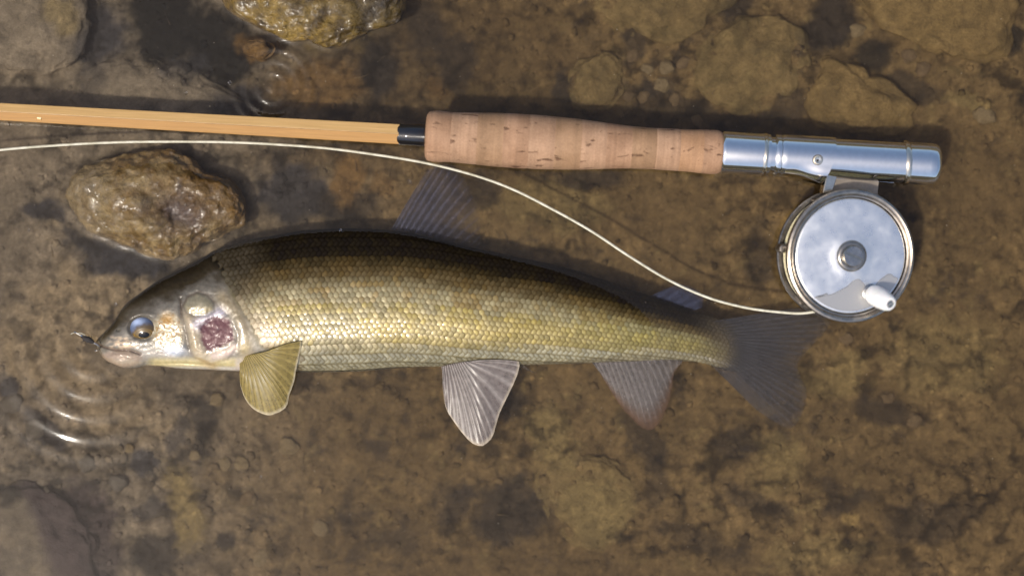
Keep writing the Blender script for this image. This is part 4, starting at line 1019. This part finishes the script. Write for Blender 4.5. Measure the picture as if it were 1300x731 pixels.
# fixed hood: a sleeve over the left part of the tube, with a slanting mouth and a pocket for the reel foot
def hood():
    NA, NL = 96, 20; vs = []
    for lay in (0, 1):
        for i in range(NL+1):
            for k in range(NA):
                a = 2*math.pi*k/NA; cy_, sz = math.cos(a), math.sin(a)
                end = 1056-9*max(0, -cy_)**1.0+6*max(0, cy_)*.3
                if cy_ < -.55: end -= 8*(-cy_-.55)
                xx = 990.5+(end-990.5)*i/NL; r_ = 27.2-lay*1.8
                if cy_ < -.3:   # pocket swells towards the reel side
                    sw = ss(1006, 1044, np.array([xx]))[0]*ss(.3, .9, np.array([-cy_]))[0]; r_ += 6.0*sw
                if i == 0: r_ -= .6*(1-lay)
                vs.append((rx(xx)*S, r_*cy_*S, r_*sz*S))
    n1 = (NL+1)*NA; g1 = grid_faces(NL+1, NA, True)
    f = [tuple(q) for q in g1.tolist()]+[tuple(n1+j for j in q[::-1]) for q in g1.tolist()]
    for k in range(NA):
        k2 = (k+1) % NA; f += [(k, k2, n1+k2, n1+k), (NL*NA+k2, NL*NA+k, n1+NL*NA+k, n1+NL*NA+k2)]
    o = mesh_np('hood', np.array(vs), f, M_NICKEL, rod); sharpen(o, 50); return o
hood()
def local_rod(px, py, zpx):   # photo px -> rod local coords; zpx height over the axis in px
    z = ZR+zpx*S; p = P(px, py, z); return rod_inv @ p
bpy.context.view_layer.update(); rod_inv = rod.matrix_world.inverted()
sc = revolve('rivet', [(-2, 6.6), (1.4, 6.6), (2.6, 5.6), (2.8, 4.2), (1.8, 2.6), (-.5, 2.2), (-1, 0)], M_NICKEL2, rod, 32, 'Z')
sc.location = local_rod(1038, 203, 25.4); sc.rotation_euler = (math.radians(8), 0, 0); sc.data['d'] = 1
hole = revolve('rivet_hole', [(0, 2.4), (.5, 1.6), (.5, 0)], metal('dark_hole', (.03, .025, .02), .5), rod, 20, 'Z'); hole.location = local_rod(1038, 203, 26.4); hole.parent = rod
ringband('sliding_band', 1146, 1152, R0, R0+1.8, M_NICKEL2, .05)
revolve('end_cap', [(rx(1152.5), 0), (rx(1152.5), 26.2), (rx(1176), 26.4), (rx(1184), 26.2), (rx(1188), 25), (rx(1190.5), 22), (rx(1191.5), 18), (rx(1191.5), 0)], M_NICKEL, rod, 96)

# ================================================================ REEL
ZF = .0205
reel = empty('fly_reel', P(1080.5, 325, ZF), (math.radians(3.5), math.radians(9.5), 0))
tag(reel, 'silver fly reel with white handle knob hanging below the reel seat', 'fishing reel')
kr = (H-ZF)/H
D = -43.0
def rv(name, prof, mat, n=96, loc=(0, 0, 0)): return revolve(name, prof, mat, reel, n, 'Z', loc)
rv('back_plate', [(D-3, 0), (D-3, 80), (D-1, 82.3), (D+3, 82.3), (D+4.5, 81), (D+4.5, 77), (D+2, 76), (D+2, 0)], M_DARKALU, 128)
rv('rim', [(-8, 74), (-8, 81), (-6.5, 82.6), (-2, 83.2), (.6, 82), (1.6, 79.5), (.8, 77.2), (-.8, 76), (.2, 74.8), (-.4, 73), (-3, 72.2), (-8, 72.2), (-8, 74)], M_BRONZE, 160)
rv('spool_face', [(-7, 0), (-7, 71.4), (-2.6, 71.4), (-1.6, 70.4), (-1.3, 69), (-1.2, 50), (-.9, 32), (.2, 25), (1.4, 21), (1.4, 0)], M_ALU, 160)
rv('spool_flange', [(D+6, 0), (D+6, 73), (D+8, 73), (D+8, 0)], M_ALU, 96)
rv('wound_line', [(D+8.3, 0), (D+8.3, 74)]+[(D+8.3+q*1.0, 75.6+(.9 if q % 2 else -.6)) for q in range(1, 25)]+[(-9.5, 74), (-9.5, 0)], M_BACK, 96)
rv('hub_ring', [(1, 19.6), (2.6, 19.4), (4.4, 18), (5.2, 16), (5.0, 13.6), (3.4, 12.9), (1, 12.9), (1, 19.6)], metal('hub_ring_metal', (.36, .33, .29), .3, .2, .1), 64)
rv('hub_bearing', [(1.2, 0), (1.2, 12.8), (4.8, 13.4), (6.8, 13.2), (7.4, 12.6), (7.2, 0)], metal('nickel_hub', (.46, .42, .34), .22, .1, .05), 64)
def slot_screw(name, r_, w_, h0, parent, mat):
    bm = bmesh.new(); n = 40
    # two half discs with a gap: the slot is a real recess
    for sgn in (1, -1):
        a0 = math.asin(w_/r_); ring_ = []
        for q in range(n//2+1):
            a = a0+(math.pi-2*a0)*q/(n//2); ring_.append((r_*math.cos(a)*S, sgn*r_*math.sin(a)*S))
        vt = [bm.verts.new((x_, y_, h0*S)) for x_, y_ in ring_]; vb = [bm.verts.new((x_, y_, (h0-3)*S)) for x_, y_ in ring_]
        bm.faces.new(vt if sgn > 0 else vt[::-1]); 
        for q in range(len(vt)):
            q2 = (q+1) % len(vt); bm.faces.new((vt[q], vb[q], vb[q2], vt[q2]) if sgn > 0 else (vt[q2], vb[q2], vb[q], vt[q]))
    me = bpy.data.meshes.new(name); bmesh.ops.recalc_face_normals(bm, faces=bm.faces); bm.to_mesh(me); bm.free(); me.materials.append(mat)
    o = bpy.data.objects.new(name, me); link(o, parent); return o
s1 = slot_screw('spindle_screw', 12.0, 1.7, 9.6, reel, M_STEEL); s1.rotation_euler = (0, 0, math.radians(-22))
# pillars between the plates
for a in (172, 232, 300, 10, 60, 118):
    c_ = math.radians(a); rv('pillar', [(D+4, 0), (D+4, 3.6), (-30, 2.9), (-18, 2.9), (-8, 3.6), (-7, 0)], M_DARKALU, 20, (77.6*math.cos(c_)*S, 77.6*math.sin(c_)*S, 0))
rv('check_knob', [(-2, 0), (-2, 6), (2, 6.2), (12, 5), (13, 0)], M_DARKALU, 20, (-80.5*S, 8*S, (D+10)*S))
# handle
hx, hy = 27*S, -46*S
hd_ = empty_h = None
revolve('handle_plate', [(-1, 0), (-1, 11.5), (1.2, 11.5), (2.2, 10), (2.2, 0)], M_STEEL, reel, 40, 'Z', (hx, hy, 0))
kn = revolve('handle_knob', [(0, 0), (0, 9.8), (2, 11.4), (6, 12.4), (14, 13.0), (24, 12.5), (33, 11.0), (38, 9.4), (40, 7.8), (40.4, 5.6), (39.4, 4.8), (39.4, 0)], M_KNOB, reel, 48, 'Z', (hx, hy, 2.4*S))
kn.rotation_euler = (math.radians(16), math.radians(15), 0)
ks = slot_screw('knob_screw', 4.6, .6, 40.6, kn, M_STEEL); ks.rotation_euler = (0, 0, .6)
# foot: pillar block and curved foot plate against the seat tube
def block(name, pts, z0, z1, mat, parent, bev=.0003):
    bm = bmesh.new(); vt = [bm.verts.new((x_*S, y_*S, z1*S)) for x_, y_ in pts]; vb = [bm.verts.new((x_*S, y_*S, z0*S)) for x_, y_ in pts]
    bm.faces.new(vt); bm.faces.new(vb[::-1])
    for q in range(len(pts)):
        q2 = (q+1) % len(pts); bm.faces.new((vt[q2], vt[q], vb[q], vb[q2]))
    bmesh.ops.recalc_face_normals(bm, faces=bm.faces)
    bmesh.ops.bevel(bm, geom=list(bm.edges), offset=bev, segments=2, affect='EDGES')
    me = bpy.data.meshes.new(name); bm.to_mesh(me); bm.free(); me.materials.append(mat)
    o = bpy.data.objects.new(name, me); link(o, parent); return o
block('foot_post', [(-22, 74), (44, 70), (46, 94), (-14, 98)], -40, -30, metal('foot_metal', (.27, .225, .18), .45, .2, .1, metallic=.35), reel)
block('foot_bracket', [(-30, 77), (-18, 79), (-10, 104), (-24, 106)], -38, -24, M_NICKEL2, reel)
block('foot_plate', [(-50, 98), (66, 91), (66, 93.5), (-50, 101)], -40, -27, M_NICKEL, reel, .0005)
# water film clinging to the lower part of the face
m, nt, b = new_mat('water_film'); b.inputs['Base Color'].default_value = (.50, .48, .45, 1); b.inputs['Metallic'].default_value = .85; b.inputs['Roughness'].default_value = .5; b.inputs['Coat Weight'].default_value = 1; b.inputs['Coat Roughness'].default_value = .04
M_FILM = m
edge = [(-47, -52), (-40, -50), (-30, -46), (-28, -48), (-16, -44), (-4, -37), (4, -30), (10, -28), (17, -33), (22, -40), (30, -38), (38, -30), (46, -24), (52, -22), (57, -25), (62, -27)]
arc = [(68.5*math.cos(a), 68.5*math.sin(a)) for a in np.linspace(math.radians(-24), math.radians(-131), 40)]
e2 = spline(edge, 60)+np.stack([0*np.arange(60), .7*fbm(np.arange(60)*.35, np.arange(60)*0+.2, .5, 2)], 1)
pts = [tuple(q) for q in e2]+arc
bm = bmesh.new(); vt = [bm.verts.new((x_*S, y_*S, 0)) for x_, y_ in pts]; f_ = bm.faces.new(vt)
r_ = bmesh.ops.extrude_face_region(bm, geom=[f_])
tv = [g_ for g_ in r_['geom'] if isinstance(g_, bmesh.types.BMVert)]; bmesh.ops.translate(bm, vec=(0, 0, 1.3*S), verts=tv)
bmesh.ops.recalc_face_normals(bm, faces=bm.faces)
bmesh.ops.bevel(bm, geom=[e for e in bm.edges if all(abs(v.co.z-1.3*S) < 1e-7 for v in e.verts)], offset=.9*S, segments=3, affect='EDGES')
me = bpy.data.meshes.new('water_film'); bm.to_mesh(me); bm.free(); me.materials.append(M_FILM)
o = bpy.data.objects.new('water_film', me); link(o, reel); o.location = (0, 0, -1.15*S)

# ================================================================ LINE
lp = [(-60, 197.5), (0, 190.5), (60, 185.5), (130, 181.5), (200, 180), (300, 181), (400, 187), (470, 195.5), (540, 207), (600, 222), (650, 240), (700, 265), (750, 293), (800, 326), (850, 356), (900, 378), (950, 391), (1000, 397), (1024, 397), (1050, 392)]
zl = [.002, .002, .002, .0018, .0016, .0016, .0016, .0016, .0016, .0016, .0015, .0014, .0014, .0015, .002, .004, .0065, .0090, .0105, .012]
q = spline([(a, b_, c*1e5) for (a, b_), c in zip(lp, zl)], 320)
line = tube('fly_line', [P(a, b_, c/1e5) for a, b_, c in q], .00068, M_LINE, None, 12)
tag(line, 'thick cream fly line curving from the reel across to the left edge', 'fishing line')

# ================================================================ FLY
fly = empty('fishing_fly', P(110, 431, .001)); tag(fly, 'small dark fly on a shiny hook at the mouth of the fish', 'fishing fly')
fl0 = Vector(fly.location)
def fl(o): o.parent = fly; o.location = -fl0; return o
fl(tube('hook', [P(*a) for a in [(94, 421, .003), (98, 423, .003), (103, 426, .003), (110, 431, .0035), (117, 434, .0035), (123, 437, .003), (127, 440, .0015), (126, 444, -.001), (121, 445, -.002)]], .0004, M_STEEL, None, 8))
fl(tube('leader', [P(*a) for a in [(90, 424, .001), (94, 422, .003), (104, 423, .003), (112, 428, .004)]], .00018, M_LINE, None, 6))
m, nt, b = new_mat('fly_dubbing'); b.inputs['Base Color'].default_value = (.025, .02, .018, 1); b.inputs['Roughness'].default_value = .8; M_DUB = m
fl(tube('fly_body', [P(*a) for a in [(103, 427, .0038), (107, 429, .0042), (112, 431, .0044), (116, 433, .0042), (119, 435, .0036)]], [.0005, .0012, .0016, .0012, .0006], M_DUB, None, 12))
vs = []; fs = []
for i in range(46):
    a = random.random()*6.28; bx, by = 106+random.random()*10, 428+random.random()*5; L = 5+7*random.random()
    p0 = P(bx, by, .004); p1 = P(bx+L*math.cos(a)*.7-2, by+L*math.sin(a)*.8, .004+abs(math.sin(a*3))*.002)
    sd = (p1-p0).cross(Vector((0, 0, 1))).normalized()*.00009; bi_ = len(vs)
    vs += [p0-sd, p0+sd, p0+Vector((0, 0, .00015)), p1]; fs += [(bi_, bi_+1, bi_+3), (bi_+1, bi_+2, bi_+3), (bi_+2, bi_, bi_+3)]
hk = fl(mesh_np('hackle', np.array([tuple(v) for v in vs]), fs, M_DUB)); hk['kind'] = 'stuff'
hb = fl(mesh_np('bead', *(lambda t: (t[0], t[1]))(((np.array([tuple(Vector((math.sin(p)*math.cos(a), math.sin(p)*math.sin(a), math.cos(p)))*.0008+P(104, 426.5, .0036)) for p in np.linspace(0.01, math.pi-.01, 10) for a in np.linspace(0, 2*math.pi, 14, endpoint=False)])), grid_faces(10, 14, True))), M_NICKEL))

# ================================================================ bubbles and specks
m, nt, b = new_mat('bubble'); b.inputs['Base Color'].default_value = (1, 1, 1, 1); b.inputs['Roughness'].default_value = .02; b.inputs['Transmission Weight'].default_value = 1; b.inputs['IOR'].default_value = 1.33; M_BUB = m
bm = bmesh.new(); bmesh.ops.create_uvsphere(bm, u_segments=20, v_segments=12, radius=1); bub = bpy.data.meshes.new('air_bubble'); bm.to_mesh(bub); bm.free()
bub.polygons.foreach_set('use_smooth', [True]*len(bub.polygons)); bub.materials.append(M_BUB)
BUBS = [(520, 231, 3.0, 'air bubble beside the front edge of the dorsal fin'), (563, 481, 2.2, 'tiny bright drop by the front edge of the pale pelvic fin'), (303, 457, 2.4, 'bright drop at the base of the yellowish pectoral fin'),
        (292, 105, 2.4, 'bubble left of the ripple rings'), (236, 118, 2.6, 'bubble above the bare bamboo among the pale stones'), (432, 292, 1.8, 'bubble on the highest part of the fish back'), (147, 386, 1.8, 'bubble on the brow of the fish'), (331, 605, 1.6, 'lone white speck bubble below the pectoral fin'), (37, 292, 2., 'bubble left of the wet algae-covered stone')]
for (a, b_, r_, lab) in BUBS:
    o = bpy.data.objects.new('air_bubble', bub); link(o); zq = .0004
    if lab.startswith('bright drop at the base'): zq = .0040
    if 'brow' in lab: zq = .0030
    if 'highest part' in lab: zq = .0006
    o.location = P(a, b_, zq); o.scale = (r_*S, r_*S, r_*S*.8); tag(o, lab, 'bubble', 'bubbles and drops on the water')
n = 420; qx = RNG.uniform(-10, 1310, n); qy = RNG.uniform(-10, 740, n); T_ = np.array([(1, 0, 0), (-.5, .86, 0), (-.5, -.86, 0), (0, 0, .8)]); F_ = np.array([(0, 1, 3), (1, 2, 3), (2, 0, 3), (0, 2, 1)])
r_ = (.35+.75*RNG.rand(n)**3)*S; zq = -.0002-.012*RNG.rand(n)**2
V = T_[None]*r_[:, None, None]+np.stack([(qx-650)*S, (365.5-qy)*S, zq], 1)[:, None]
fv, ff = [], []
for q in range(70):   # rotted plant fibres in the silt
    x0, y0 = RNG.uniform(0, 1300), RNG.uniform(0, 731); a = RNG.rand()*6.3; Ls = RNG.uniform(5, 22); cv = RNG.normal()*.12
    pr = []
    for k in range(7):
        t = k/6; aa = a+cv*k; x0 += Ls/6*math.cos(aa); y0 += Ls/6*math.sin(aa)
        zf_ = float(bed_height(np.array([x0]), np.array([y0]))[0])/1000+.0012; p_ = P(x0, y0, zf_); sd = Vector((math.sin(aa), math.cos(aa), 0))*.00022*(1-.6*t); pr.append((p_-sd, p_+sd, p_+Vector((0, 0, .0003))))
    b0 = len(fv)
    for tri in pr: fv += list(tri)
    for k in range(6):
        for e in range(3): ff.append((b0+k*3+e, b0+k*3+(e+1) % 3, b0+k*3+3+(e+1) % 3, b0+k*3+3+e))
m, nt, b = new_mat('rotted_fibre'); nn = world_noise(nt, 60, 3); r1 = ramp(nt, nn.outputs[0], [(.4, (.05, .032, .016)), (.6, (.24, .17, .08))]); nt.links.new(r1.outputs[0], b.inputs['Base Color']); b.inputs['Roughness'].default_value = .8
fo_ = mesh_np('plant_debris', np.array([tuple(v) for v in fv]), ff, m); tag(fo_, 'fine rotted plant fibres scattered over the silt', 'debris', kind='stuff')
m, nt, b = new_mat('speck'); b.inputs['Base Color'].default_value = (.42, .36, .27, 1); b.inputs['Roughness'].default_value = .7
sp = mesh_np('floating_specks', V.reshape(-1, 3), (F_[None]+(np.arange(n)*4)[:, None, None]).reshape(-1, 3), m, None, False)
tag(sp, 'tiny pale specks drifting on and under the water surface', 'specks', kind='stuff')
